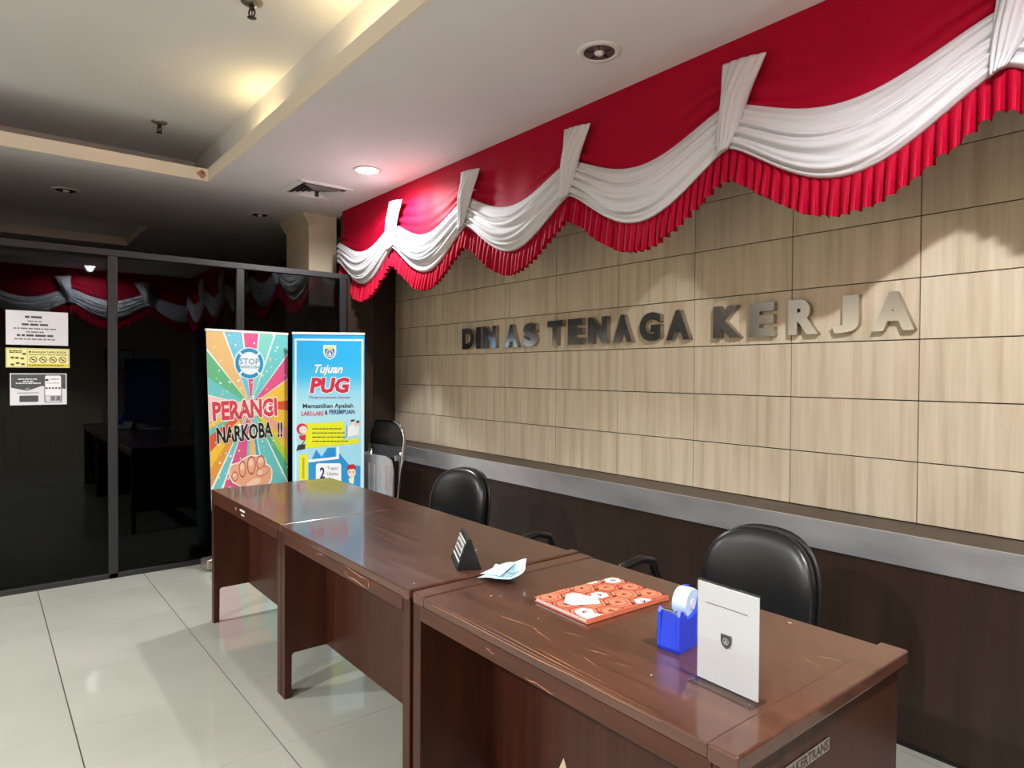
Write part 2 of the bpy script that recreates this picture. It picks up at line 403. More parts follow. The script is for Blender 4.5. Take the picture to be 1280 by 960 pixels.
# ------------------------------------------------------------------ lights
for x, y, on, watts, lab in DOWNLIGHTS + [(-6.17, 0.53, False, 0, 'unlit downlight in the dim ceiling behind the glass, beside the far tray'),
                                          (-6.0, 1.95, False, 0, 'unlit downlight in the dim ceiling behind the glass, before the cream pillar')]:
    t = empty('downlight', lab, 'ceiling light', (x, y, ZC), 0, 'ceiling downlights')
    MB().lathe([(0.068,-0.004),(0.074,-0.007),(0.092,-0.006),(0.098,-0.0005),(0.098,0.0)], 36, caps=False).build('trim_ring', m_wplast, t, True)
    MB().lathe([(0.070,-0.004),(0.062,-0.0032),(0.05,-0.002),(0.0,-0.0012)], 32, caps=False).build('reflector', m_dimchrome if not on else m_glow, t, True)
    if on: MB().lathe([(0.0,-0.022),(0.022,-0.02),(0.036,-0.012),(0.040,-0.002)], 20, caps=False).build('bulb', m_glow, t, True)
    if not on:
        MB().lathe([(0.0,-0.016),(0.012,-0.0155),(0.02,-0.011),(0.022,-0.003)], 16, caps=False).build('bulb', m_wplast, t, True)
        for a in range(5):
            MB().box(0.028, 0.060, -0.0035, 0.0035, -0.0055, -0.003).build('reflector_rib', m_bplast, t).rotation_euler = (0,0,a*2*PI/5+0.4)
    else:
        ld = bpy.data.lights.new('lamp', 'SPOT'); ld.energy = watts; ld.spot_size = math.radians(168 if y > 0 else 150); ld.spot_blend = 0.35
        ld.shadow_soft_size = 0.045; ld.color = (0.975, 0.985, 1.0)
        lo = bpy.data.objects.new('lamp', ld); COL.objects.link(lo); lo.parent = t; lo.location = (0,0,-0.03)
for x, ln, wt in COVE:
    t = empty('cove_tube', 'warm tube lamp lying in the ceiling cove, %s' % ('at its glass end' if x < -4 else ('above the tables' if x < -2 else 'at its camera end')), 'lamp', (x, 1.395, ZC+0.05), 0, 'warm cove tubes')
    MB().box(-ln/2, ln/2, -0.018, 0.018, 0, 0.012).build('batten', m_wplast, t)
    MB().lathe([(0.008,-ln/2+0.01),(0.008,ln/2-0.01)], 10, (0,0,0.021), 'x').build('tube', m_warm, t, True)
    ld = bpy.data.lights.new('lamp', 'AREA'); ld.shape = 'RECTANGLE'; ld.size = ln*0.9; ld.size_y = 0.012; ld.energy = wt; ld.color = (1.0, 0.76, 0.36)
    lo = bpy.data.objects.new('lamp', ld); COL.objects.link(lo); lo.parent = t; lo.location = (0, -0.012, 0.034); lo.rotation_euler = (math.radians(128),0,0)

# ceiling air vent
v = empty('air_vent', 'square white four-way air vent in the ceiling beside the lit downlight', 'vent', (-4.905, 2.02, ZC), 0)
f = MB()
for a, b in ((0.205, 0.17),):
    f.box(-a, a, -a, -b, -0.012, 0, 0.002); f.box(-a, a, b, a, -0.012, 0, 0.002); f.box(-a, -b, -b, b, -0.012, 0, 0.002); f.box(b, a, -b, b, -0.012, 0, 0.002)
f.build('frame', m_wplast, v)
MB().box(-0.17, 0.17, -0.17, 0.17, -0.003, -0.0005).build('duct', m_bplast, v)
for k, a in enumerate((0.150, 0.118, 0.086, 0.054)):
    bm = MB()
    for sgn in range(4):
        ca, sa = math.cos(sgn*PI/2), math.sin(sgn*PI/2)
        q = [(-a, -a, -0.02), (a, -a, -0.02), (a-0.02, -a+0.02, -0.004), (-a+0.02, -a+0.02, -0.004)]
        bm.bm.faces.new([bm.bm.verts.new((x*ca-y*sa, x*sa+y*ca, z)) for x, y, z in q])
        bm.bm.faces.new([bm.bm.verts.new((x*ca-y*sa, x*sa+y*ca, z-0.003)) for x, y, z in q])
    bm.build('louvre', m_wplast, v)
MB().box(-0.012, 0.012, -0.012, 0.012, -0.05, -0.003).build('damper_stem', m_bplast, v)
# sprinklers
def sprinkler(x, y, lab):
    t = empty('sprinkler', lab, 'sprinkler', (x, y, ZU), 0.6, 'fire sprinklers in the tray ceiling')
    MB().lathe([(0.052,0),(0.05,-0.008),(0.03,-0.016),(0.016,-0.02),(0.0,-0.02)], 24, caps=False).build('escutcheon', m_mside, t, True)
    MB().lathe([(0.013,-0.018),(0.013,-0.04),(0.008,-0.044)], 14).build('body', m_alu, t, True)
    MB().tube([(-0.011,0,-0.036),(-0.018,0,-0.052),(-0.014,0,-0.068),(0,0,-0.076),(0.014,0,-0.068),(0.018,0,-0.052),(0.011,0,-0.036)], 0.004, 8).build('yoke', m_alu, t, True)
    MB().lathe([(0.003,-0.042),(0.003,-0.074)], 8).build('bulb', m_red, t, True)
    MB().lathe([(0.0,-0.076),(0.02,-0.077),(0.022,-0.079),(0.0,-0.08)], 16, caps=False).build('deflector', m_alu, t, True)
sprinkler(-5.33, 1.02, 'small fire sprinkler in the tray ceiling near the dark glass')
sprinkler(-3.32, 1.04, 'fire sprinkler in the tray ceiling near the frame top edge')

# ------------------------------------------------------------------ red and white valance
P_BAY = 0.955
def sag(u): return max(0.0, math.sin(PI*min(max(u,0),1)))**1.3
def z_red(u): return 2.525 - 0.145*sag(u)
def z_bot(u): return 2.345 - 0.228*sag(u)
def red_mesh(seed):
    r = random.Random(seed); ph = r.uniform(0, 6.28); k = r.uniform(0.85, 1.15)
    def fn(u, v):
        z = ZC + (z_red(u) - 0.05 - ZC)*v
        e = min(u, 1-u); near = math.exp(-(e/0.22)**2)
        a = (0.003 + 0.034*near)*max(0, v-0.28)**1.1*1.5*min(1, e/0.04)*min(1, max(0, (0.97-v)/0.2))
        y = -0.012 - 0.022*v*math.sin(PI*u) - a*abs(math.sin(PI*5.2*v*k + ph + 2*u))*1.6
        y -= 0.004*math.sin(7*u*PI+ph)*math.sin(PI*v)*math.sin(PI*u)
        return Vector((u*P_BAY, y, z))
    return MB().grid(fn, 56, 34).mesh('red_drape', True)
def white_mesh(seed):
    r = random.Random(seed); ph = r.uniform(0, 1); n = r.uniform(3.6, 4.6); sk = r.uniform(-0.5, 0.5)
    def fn(u, v):
        zt, zb = z_red(u), z_bot(u)
        vv = v + 0.035*math.sin(2*PI*v*2 + 6*ph)*math.sin(PI*u)
        z = zt + (zb-zt)*vv
        mid = math.sin(PI*u)
        f = abs(math.sin(PI*(n*v + ph + sk*(u-0.5) + 0.25*math.sin(PI*u*1.5))))
        f2 = math.sin(2*PI*(n*1.9*v + ph*3 - sk*u))
        amp = (0.020*(1-0.35*mid))*min(1, 6*v)*min(1, 6*(1-v)+0.25)
        y = -0.046 - 0.03*math.sin(PI*min(1,v*1.05))*mid - amp*f - 0.004*f2*min(1, 5*v)
        if v > 0.999: y += 0.012
        return Vector((u*P_BAY, y, z))
    return MB().grid(fn, 56, 60).mesh('white_drape', True)
def ruffle_mesh(seed):
    r = random.Random(seed); NP = 25; ns = NP*9
    amps = [r.uniform(0.7, 1.25) for _ in range(NP+2)]; slant = [r.uniform(-0.25, 0.25) for _ in range(NP+2)]; dz = [r.uniform(-0.005, 0.006) for _ in range(NP+2)]
    hw = [0.0, 0.28, 0.52, 0.62, 0.80, 0.88, 0.95, 0.99]
    def fn(u, v):
        q = u*NP; i = min(int(q), NP); t = q-i
        p = abs(math.sin(PI*t))**0.6       # rounded pleats with narrow valleys
        fl = 0.15 + 0.85*v**0.8
        y = -0.026 - 0.042*amps[i]*p*fl
        x = u*P_BAY + 0.014*slant[i]*v + 0.006*p*v*(1 if t < 0.68 else 0.4)
        z = z_bot(u) + 0.012 - (0.148 + dz[i]*p)*v
        # the strip also follows the curve's slope a little at its foot
        return Vector((x, y, z))
    return MB().grid(fn, ns, 5).mesh('ruffle', False)
def tie_mesh(seed):
    r = random.Random(seed); ph = r.uniform(0, 6)
    def fn(u, v):
        w_ = 0.205*(1-v) + 0.07*v if v < 0.45 else None
        wv = [0.195, 0.172, 0.145, 0.125, 0.112, 0.100, 0.078, 0.045][min(7, int(v*7))]
        t = v*7 - int(v*7); nx = [0.195, 0.172, 0.145, 0.125, 0.112, 0.100, 0.078, 0.045][min(7, int(v*7)+1)]
        wd = wv + (nx-wv)*t
        x = 0.085 - 0.095*v + (u-0.5)*wd
        z = 2.688 - (2.688-2.325)*v - 0.02*u*(1-v) + 0.02*(u-0.5)*v
        y = -0.062 - 0.038*math.sin(PI*min(1, v*1.15))*math.cos(PI*(u-0.5)) - 0.018*abs(math.sin(PI*4.5*u + ph*0.3 + 1.2*v))*(0.4+v*0.6) - 0.012*math.cos(PI*(u-0.5))
        return Vector((x, y, z))
    b = MB().grid(fn, 32, 28); me = b.mesh('tie', True); return me
def knot_mesh():
    def fn(u, v):
        a = 2*PI*u; h = -0.055 + 0.11*v; rr = (0.052 + 0.012*math.cos(PI*(v-0.5)*1.4))*(1+0.05*math.sin(9*a))
        return Vector((rr*math.cos(a), rr*0.72*math.sin(a), h))
    return MB().grid(fn, 36, 8, True).mesh('knot', True)
val = empty('valance', 'long red and white draped valance with pleated red ruffle above the wall sign', 'bunting', (-5.418, 2.475, 0), 0, 'red and white valances')
reds = [red_mesh(k) for k in range(7)]; whites = [white_mesh(20+k) for k in range(7)]; ruffs = [ruffle_mesh(40+k) for k in range(4)]; ties = [tie_mesh(60+k) for k in range(3)]
for me, m in [(x, m_red) for x in reds+ruffs] + [(x, m_white) for x in whites+ties]: me.materials.append(m)
def solid(o, t, rim=True):
    md = o.modifiers.new('thickness', 'SOLIDIFY'); md.thickness = t; md.offset = 1.0; md.use_rim = rim
def fill_valance(val, nb, off):
    for k in range(nb):
        x = P_BAY*k
        solid(inst('red_drape', reds[(k+off)%7], val, (x,0,0)), 0.002, False)
        solid(inst('white_drape', whites[(k+off)%7], val, (x,0,0)), 0.002)
        solid(inst('ruffle', ruffs[(k+off)%4], val, (x,0,0)), 0.0015)
        if k: solid(inst('tie', ties[(k+off)%3], val, (x,0,0)), 0.002)
    b = MB().box(0, P_BAY*nb, -0.008, 0.012, 2.66, ZC); b.build('backing_batten', m_red, val)
fill_valance(val, 6, 0)
val2 = empty('valance', 'red and white draped valance on the side wall, seen only mirrored in the dark glass', 'bunting', (0.42, 2.87, 0), -PI/2, 'red and white valances')
fill_valance(val2, 5, 3)

# ------------------------------------------------------------------ metal letters on the wall
LET = [('D',-4.278,-4.118),('I',-4.091,-4.031),('N',-3.999,-3.845),('A',-3.737,-3.590),('S',-3.531,-3.390),('T',-3.282,-3.135),('E',-3.086,-2.950),
       ('N',-2.907,-2.745),('A',-2.698,-2.550),('G',-2.495,-2.345),('A',-2.306,-2.150),('K',-2.008,-1.850),('E',-1.804,-1.672),('R',-1.602,-1.462),('J',-1.400,-1.285),('A',-1.230,-1.066)]
LLAB = ['letter D opening the wall sign, by the glass', 'narrow letter I after the first D of the wall sign', 'letter N in the first word, before its A', 'letter A before the S in the first word',
  'curved letter S ending the first word', 'letter T opening the middle word', 'letter E between T and N in the middle word', 'letter N in the middle word, right after E',
  'letter A between N and G in the middle word', 'round letter G in the middle word', 'letter A ending the middle word, after G', 'letter K opening the last word of the wall sign',
  'bright letter E in the last word, between K and R', 'bright letter R in the last word, reflecting the red valance', 'hooked letter J in the last word, before the last A', 'letter A ending the whole wall sign']
for (ch, a, b), lab in zip(LET, LLAB):
    cu = bpy.data.curves.new('letter', 'FONT'); cu.body = ch; cu.size = 1; cu.offset = 0.058; cu.extrude = 0.5; cu.resolution_u = 5
    ob = bpy.data.objects.new('letter', cu); COL.objects.link(ob)
    dg = bpy.context.evaluated_depsgraph_get(); me = bpy.data.meshes.new_from_object(ob.evaluated_get(dg))
    bpy.data.objects.remove(ob); bpy.data.curves.remove(cu)
    xs = [v.co.x for v in me.vertices]; yv = [v.co.y for v in me.vertices]; xa, xb, ya, yb = min(xs), max(xs), min(yv), max(yv)
    for v in me.vertices:
        x = (v.co.x-xa)/(xb-xa)*(b-a); z = (v.co.y-ya)/(yb-ya)*0.162; y = -v.co.z*0.032
        v.co = (x, y, z)
    me.materials.clear(); me.materials.append(m_mirror); me.materials.append(m_mside)
    me.update()
    for pl in me.polygons: pl.material_index = 0 if abs(pl.normal.y) > 0.7 else 1
    o = bpy.data.objects.new('letter', me); COL.objects.link(o); o.location = (a, YW-0.0165-0.001, 1.591)
    tag(o, 'chrome ' + lab, 'letter', 'metal letters of the wall sign')

# ------------------------------------------------------------------ desks
DZ = 0.745; DF, DB = 1.012, 1.715
def desk(x0, x1, lab, capl, capr, mody, feet=True, loosecap=True):
    t = empty('desk', lab, 'desk', (x0, DF, 0), 0, 'wooden reception desks in a row')
    W = x1-x0; D = DB-DF
    top = MB(); top.box(capl, W-capr, 0.0, D, DZ-0.028, DZ, 0.003)
    top.build('tabletop', m_woodtop, t)
    if capl: MB().box(0, capl-0.001, 0.0, D+0.004, DZ-0.03, DZ+0.003, 0.004).build('end_strip', m_woodtop, t)
    if capr: MB().box(W-capr+0.001, W+(0.0 if not loosecap else 0.012), -0.004, D+0.016, DZ-0.03, DZ+0.004, 0.005).build('end_strip', m_woodtop, t)
    if feet: poly = [(0.002,0),(0.032,0),(0.032,0.185),(0.042,0.195),(D-0.062,0.195),(D-0.052,0.185),(D-0.052,0),(D-0.012,0),(D-0.012,DZ-0.0285),(0.002,DZ-0.0285)]
    else: poly = [(0.002,0),(D-0.012,0),(D-0.012,DZ-0.0305),(0.002,DZ-0.0305)]
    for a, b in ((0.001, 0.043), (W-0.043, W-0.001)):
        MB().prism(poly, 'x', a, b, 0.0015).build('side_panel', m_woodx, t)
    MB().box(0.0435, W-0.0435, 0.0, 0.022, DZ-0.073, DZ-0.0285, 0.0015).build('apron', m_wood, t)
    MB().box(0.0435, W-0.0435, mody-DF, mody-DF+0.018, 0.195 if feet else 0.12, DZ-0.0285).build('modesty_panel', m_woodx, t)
    return t
dk3 = desk(-3.945, -2.850, 'glossy brown desk farthest from the camera, in front of the banners', 0, 0, 1.20)
dk2 = desk(-2.846, -1.747, 'middle glossy brown desk of the row, with the black name stand on it', 0, 0.04, 1.20, loosecap=False)
dk1 = desk(-1.728, -0.642, 'scratched brown desk nearest the camera, with book, tape dispenser and sign holder', 0.062, 0.052, 1.285, feet=False)
def wear(t, items, name='scratch_marks'):
    p = Print(-9,-9,9,9)
    for it in items: p.poly(it, m_chip.node_tree.nodes['Principled BSDF'].inputs['Base Color'].default_value[:], 0.0005, False)
    return p
def jag(a, b, wd, rng, n=7):
    """a ragged scratch from a to b"""
    d = Vector((b[0]-a[0], b[1]-a[1])); nn = Vector((-d.y, d.x)).normalized(); up, dn = [], []
    for i in range(n+1):
        q = Vector(a) + d*(i/n); ww = wd*math.sin(PI*(i+0.3)/(n+0.6))*rng.uniform(0.3, 1.0); off = nn*rng.uniform(-wd, wd)*0.5
        up.append(tuple(q+off+nn*ww/2)); dn.append(tuple(q+off-nn*ww/2))
    return up + dn[::-1]
rg = random.Random(11)
def to_desk(t, x, y): return (x-t.location.x, y-t.location.y)
def top_scratches(t, lst, blobs, col, w_=0.005):
    p = Print(-9,-9,9,9)
    for (x0,y0,x1,y1,ww) in lst: p.poly(jag(to_desk(t,x0,y0), to_desk(t,x1,y1), ww, rg), col, DZ+0.0004)
    for (x,y,r) in blobs:
        q = to_desk(t,x,y); p.poly([(q[0]+r*rg.uniform(0.6,1.1)*math.cos(k*PI/3), q[1]+r*rg.uniform(0.5,1)*math.sin(k*PI/3)) for k in range(6)], srgb(225,205,190), DZ+0.0004)
    o = p.build('scratch_marks', t, lambda a,b,d: (a,b,d)); o['kind'] = 'stuff'; o['label'] = 'pale scratches and flecks'
top_scratches(dk1, [(-1.42,1.10,-1.30,1.12,0.006),(-1.30,1.12,-1.20,1.095,0.004),(-1.23,1.16,-1.16,1.18,0.003),(-1.12,1.13,-1.05,1.15,0.004),(-1.10,1.10,-1.03,1.08,0.003),(-1.02,1.13,-0.98,1.14,0.003),
   (-0.76,1.53,-0.70,1.55,0.004),(-0.775,1.50,-0.71,1.47,0.003),(-1.50,1.03,-0.80,1.022,0.003),(-1.2,1.04,-0.95,1.035,0.003)],
   [(-1.56,1.18,0.004),(-1.54,1.2,0.003),(-1.40,1.33,0.003),(-1.335,1.17,0.003),(-0.93,1.145,0.003),(-0.90,1.68,0.006),(-1.46,1.29,0.003)], srgb(176,122,86))
top_scratches(dk2, [(-2.62,1.10,-2.55,1.16,0.003),(-2.3,1.25,-2.26,1.24,0.003),(-2.75,1.3,-2.6,1.32,0.002),(-2.4,1.5,-2.3,1.52,0.002)],
   [(-2.02,1.42,0.014),(-2.0,1.44,0.008),(-1.80,1.06,0.005),(-2.66,1.4,0.004)], srgb(158,106,76))
top_scratches(dk3, [(-3.2,1.25,-3.0,1.32,0.002),(-3.5,1.4,-3.3,1.42,0.002),(-3.0,1.1,-2.9,1.13,0.003)], [(-3.1,1.3,0.003)], srgb(158,110,84))
def front_marks(t, quads, name, lab, y=-0.0006):
    p = Print(-9,-9,9,9)
    for (x0,z0,x1,z1,col) in quads:
        if col == 'line': p.poly(jag((x0-t.location.x,z0),(x1-t.location.x,z1),0.004,rg), srgb(196,140,104), 0)
        else: p.rect(x0-t.location.x, z0, x1-t.location.x, z1, col, 0)
    o = p.build(name, t, lambda a,b,d: (a, y-d, b)); o['kind'] = 'stuff'; o['label'] = lab
front_marks(dk3, [(-3.42,0.712,-3.34,0.722,srgb(230,222,210)),(-3.40,0.692,-3.35,0.700,srgb(214,204,192)),(-3.50,0.705,-3.47,0.718,srgb(150,112,92))], 'sticker_remains', 'white sticker scraps on the apron')
MB().box(0,0.075,-0.001,0,0,0.03).build('sticker', m_wplast, dk3, loc=(0.975, -0.0005+0.187, 0.60))
front_marks(dk2, [(-2.44,0.71,-2.38,0.715,'line'),(-2.45,0.70,-2.44,0.713,'line'),(-2.22,0.715,-2.02,0.708,'line'),(-2.21,0.69,-2.02,0.680,'line'),(-2.02,0.708,-2.015,0.682,'line'),(-2.2,0.7,-2.19,0.69,'line')], 'scratch_marks', 'pale scratches on the apron')
front_marks(dk1, [(-1.62,0.739,-0.80,0.741,'line'),(-1.2,0.68,-1.10,0.678,'line'),(-1.36,0.70,-1.32,0.694,'line')], 'scratch_marks', 'pale worn line along the apron')
p = Print(-9,-9,9,9); p.poly([(0.335,0.235),(0.415,0.235),(0.375,0.317)], srgb(206,188,160), 0); p.poly([(0.355,0.24),(0.395,0.24),(0.375,0.285)], srgb(150,120,90), 0.0004)
p.build('sticker', dk1, lambda a,b,d: (a, mx-d, b)) if False else None
mx = 1.285-DF-0.0006
p.build('sticker', dk1, lambda a,b,d: (a, mx-d, b))['label'] = 'pale triangular sticker on the recessed panel'
p = Print(-9,-9,9,9); p.rect(0.13,0.634,0.349,0.661,srgb(138,132,124),0); p.text('DISNAKERTRANS',0.135,0.637,0.345,0.658,srgb(70,56,48),0.0005,bold=0.03)
p.build('stencil_label', dk1, lambda a,b,d: (1.086+0.0006+d, a, b))['label'] = 'pale stencilled name on the end panel'

# ------------------------------------------------------------------ things on the desks
# patterned book
bk = empty('book', 'thin book with orange batik cover and white patch lying on the nearest desk', 'book', (-1.327, 1.408, DZ+0.001), math.radians(-2.0))
BW, BD, BT = 0.222, 0.325, 0.013
MB().box(-BW/2+0.003, BW/2-0.006, -BD/2+0.004, BD/2-0.004, 0.002, BT-0.002, 0.001, 1).build('pages', m_paper, bk)
m_cover = mat('book_cover', srgb(214,118,84), 0.5, coat=0.15)
MB().box(-BW/2, BW/2, -BD/2, BD/2, BT-0.002, BT, 0.0006, 1).build('front_cover', m_cover, bk)
MB().box(-BW/2, BW/2, -BD/2, BD/2, 0.0, 0.002, 0.0006, 1).build('back_cover', m_cover, bk)
MB().box(BW/2-0.005, BW/2, -BD/2, BD/2, 0.002, BT-0.002).build('spine', m_cover, bk)
p = Print(-BW/2+0.001, -BD/2+0.001, BW/2-0.001, BD/2-0.001)
p.rect(-BW/2, -BD/2, BW/2, BD/2, srgb(224,150,112), 0.0003)
rb = random.Random(5)
def hexa(u, v, a, b): return [(u+a*math.cos(k*PI/3+PI/6)*1.0, v+b*math.sin(k*PI/3+PI/6)) for k in range(6)]
sx, sy = 0.074, 0.083
for i in range(-3, 5):
    for j in range(-4, 5):
        u, v = (i + 0.5*(j % 2))*sx - 0.01, j*sy*0.78
        wht = ((i + j*2) % 3 == 0)
        p.poly(hexa(u, v, 0.043, 0.045), srgb(150,40,32), 0.0005); p.poly(hexa(u, v, 0.040, 0.0415), srgb(226,140,104) if (i+j) % 2 else srgb(216,110,80), 0.0007)
        p.poly(hexa(u, v, 0.031, 0.0325), srgb(132,28,26), 0.0009); p.poly(hexa(u, v, 0.028, 0.0295), srgb(246,236,226) if wht else srgb(226,136,100), 0.0011)
        for q in range(4):
            a = rb.uniform(0, 6.28); p.line((u-0.010*math.cos(a), v-0.010*math.sin(a)), (u+0.010*math.cos(a+0.5), v+0.010*math.sin(a+0.5)), 0.003, srgb(140,36,32), 0.0013)
        p.ell(u+0.033, v+0.029, 0.006, 0.007, srgb(120,30,28), 0.0013, 8)
p.poly([(-0.062,-0.085),(-0.02,-0.128),(0.012,-0.12),(0.045,-0.05),(0.005,-0.022),(-0.04,-0.04)], srgb(244,240,240), 0.0017)
p.poly([(0.075,-0.165),(0.111,-0.165),(0.111,-0.10),(0.085,-0.12)], srgb(240,232,226), 0.0016)
p.build('cover_print', bk, lambda a,b,d: (a, b, BT+d-0.0002))
# folded blue paper slip
ps = empty('paper_slip', 'crumpled pale blue paper slip lying across the joint of two desks', 'paper', (-1.667, 1.315, DZ+0.004), math.radians(20))
b = MB()
def crump(u, v):
    x = (u-0.5)*0.125; y = (v-0.5)*0.125
    z = 0.004 + 0.020*max(0, (u-0.62))*2.2 + 0.010*abs(math.sin(3.2*u+1.7*v)) + (0.032*max(0, v-0.72)*3 if u > 0.45 else 0.010*max(0, v-0.6))
    return Vector((x + 0.012*math.sin(4*v), y - 0.25*z, z))
b.grid(crump, 7, 7); o = b.build('sheet', m_bpaper, ps); solid(o, 0.0006)
b = MB(); b.grid(lambda u, v: Vector((-0.075 + 0.09*u, -0.03 + 0.095*v - 0.02*u, 0.006 + 0.032*math.sin(PI*0.5*u)*(0.4+0.6*v))), 4, 4); o = b.build('flap', m_bpaper, ps); solid(o, 0.0006)
p = Print(-9,-9,9,9)
rp = random.Random(2)
for k in range(5): p.greek(-0.02, 0.045, -0.03+0.014*k, 0.004, srgb(120,150,170), 0, rp)
p.build('faint_print', ps, lambda a,b,d: (a+0.004, b-0.006, crump((a)/0.125+0.5, b/0.125+0.5).z+0.0022))
# triangular name stand
ns = empty('name_stand', 'black triangular name stand on the middle desk', 'name stand', (-1.835, 1.290, DZ+0.001), math.radians(-27))
MB().prism([(-0.042,0.0),(0.042,0.0),(0.006,0.102),(-0.006,0.102)], 'x', -0.14, 0.03, 0.001).build('body', m_bplast, ns)
p = Print(-9,-9,9,9)
p.rect(-0.13,0.022,0.02,0.030,srgb(225,225,222),0); p.rect(-0.13,0.084,0.02,0.091,srgb(225,225,222),0)
p.rect(-0.125,0.038,0.01,0.080,srgb(210,210,208),0); rp = random.Random(9)
for k in range(2): p.greek(-0.115, 0.0, 0.046+0.016*k, 0.008, srgb(40,40,42), 0.0004, rp)
p.build('name_print', ns, lambda a,b,d: (a, -0.042+0.036*(b/0.102)-0.0008-d, b+0.0004))
# tape dispenser
td = empty('tape_dispenser', 'bright blue tape dispenser standing behind the white sign holder', 'tape dispenser', (-0.985, 1.278, DZ), math.radians(8))
prof = [(0.0,0.0),(0.145,0.0),(0.150,0.012),(0.148,0.07),(0.140,0.122),(0.120,0.127),(0.098,0.112),(0.085,0.085),(0.068,0.078),(0.048,0.074),(0.030,0.076),(0.014,0.098),(0.002,0.102),(-0.004,0.09),(-0.006,0.01)]
MB().prism(prof, 'x', -0.030, -0.021, 0.001).build('side_wall', m_blue, td)
MB().prism(prof, 'x', 0.021, 0.030, 0.001).build('side_wall', m_blue, td)
MB().prism([(0.0,0.0),(0.145,0.0),(0.148,0.012),(0.146,0.05),(0.03,0.055),(0.016,0.088),(0.0,0.092),(-0.005,0.01)], 'x', -0.021, 0.021).build('body', m_blue, td)
MB().lathe([(0.012,-0.019),(0.036,-0.019),(0.038,-0.012),(0.038,0.012),(0.036,0.019),(0.012,0.019)], 28, (0,0.080,0.098), 'x').build('tape_roll', m_tape, td, 'auto')
MB().lathe([(0.0,-0.0205),(0.013,-0.0205),(0.013,0.0205),(0.0,0.0205)], 18, (0,0.080,0.098), 'x').build('hub', m_wplast, td, 'auto')
b = MB(); tz = 0.097
pts = [(-0.002,0.100)] + [v2 for k in range(8) for v2 in ((-0.004-0.004*(k%2), 0.104),)][:1]
MB().box(-0.018, 0.018, -0.006, 0.004, 0.0985, 0.101).build('cutter', m_chrome, td)
# acrylic sign holder
sh = empty('sign_holder', 'clear upright sign holder with white sheet near the desk corner', 'sign holder', (-0.786, 1.212, DZ), math.radians(-2.3))
MB().box(-0.078, 0.078, -0.030, 0.030, 0.0, 0.004, 0.001).build('base_plate', m_acryl, sh)
MB().box(-0.075, 0.075, -0.0042, -0.0022, 0.004, 0.216).build('front_pane', m_acryl, sh)
MB().box(-0.075, 0.075, 0.0022, 0.0042, 0.004, 0.216).build('back_pane', m_acryl, sh)
MB().box(-0.075, 0.075, -0.0042, 0.0042, 0.216, 0.219, 0.0008).build('top_fold', m_acryl, sh)
sheet = MB().box(-0.0735, 0.0735, -0.0018, 0.0018, 0.006, 0.214).build('paper_sheet', m_paper, sh)
p = Print(-9,-9,9,9); p.rect(-0.052,0.1735,0.050,0.1747,srgb(90,90,92),0)
def shield(p, u, v, s, c1, lay):
    p.poly([(u-s,v+s*1.1),(u+s,v+s*1.1),(u+s,v-s*0.2),(u+s*0.7,v-s*0.8),(u,v-s*1.25),(u-s*0.7,v-s*0.8),(u-s,v-s*0.2)], c1, lay)
shield(p, 0, 0.105, 0.0125, srgb(66,66,68), 0); p.arc(0,0.105,0.0055,0.0072,0,2*PI,srgb(170,170,172),0.0002); p.poly([(-0.004,0.101),(0.004,0.101),(0,0.111)],srgb(160,160,162),0.0002)
p.build('sheet_print', sh, lambda a,b,d: (a, -0.0046-d, b))['kind'] = 'stuff'
for sx_ in (-1, 1):
    MB().lathe([(0.0,0.0045),(0.003,0.0045),(0.003,0.006),(0.0,0.0065)], 10, (sx_*0.070,-0.022,0)).build('corner_pin', m_chrome, sh, True)

# ------------------------------------------------------------------ roll-up banners
def banner(name, lab, a, b, ztop, pr, zlow, taper):
    a, b = Vector((a[0], a[1], 0)), Vector((b[0], b[1], 0)); d = b-a; W = d.length
    t = empty(name, lab, 'banner', a, math.atan2(d.y, d.x), 'roll-up banners by the glass')
    # local x along the banner, local -y faces the room
    b2 = MB(); b2.box(-0.015, W+0.015, -0.05, 0.06, 0.012, 0.085, 0.012, 3); b2.build('base_case', m_mside, t, 'auto')
    for xx in (0.10, W-0.10): MB().box(xx-0.025, xx+0.025, -0.12, 0.12, 0.0, 0.013, 0.003).build('foot', m_mside, t)
    MB().tube([(W/2,0.03,0.08),(W/2,0.025,ztop-0.015)], 0.011, 10).build('pole', m_alu, t, True)
    MB().box(-0.004, W+0.004, -0.006, 0.012, ztop-0.006, ztop+0.012, 0.002).build('top_rail', m_wplast, t)
    def xf(u, v, w_): return (u + taper*(1-u/W)*(ztop-v)/(ztop-0.08), -0.002-w_, v)
    bm = MB(); bm.grid(lambda i, j: Vector(xf(i*W, 0.075+(ztop-0.075)*j, -0.0025)), 6, 24); o = bm.build('sheet', m_paper, t, True); solid(o, 0.001)
    o = pr.build('sheet_print', t, xf); o['kind'] = 'stuff'
    return t, W
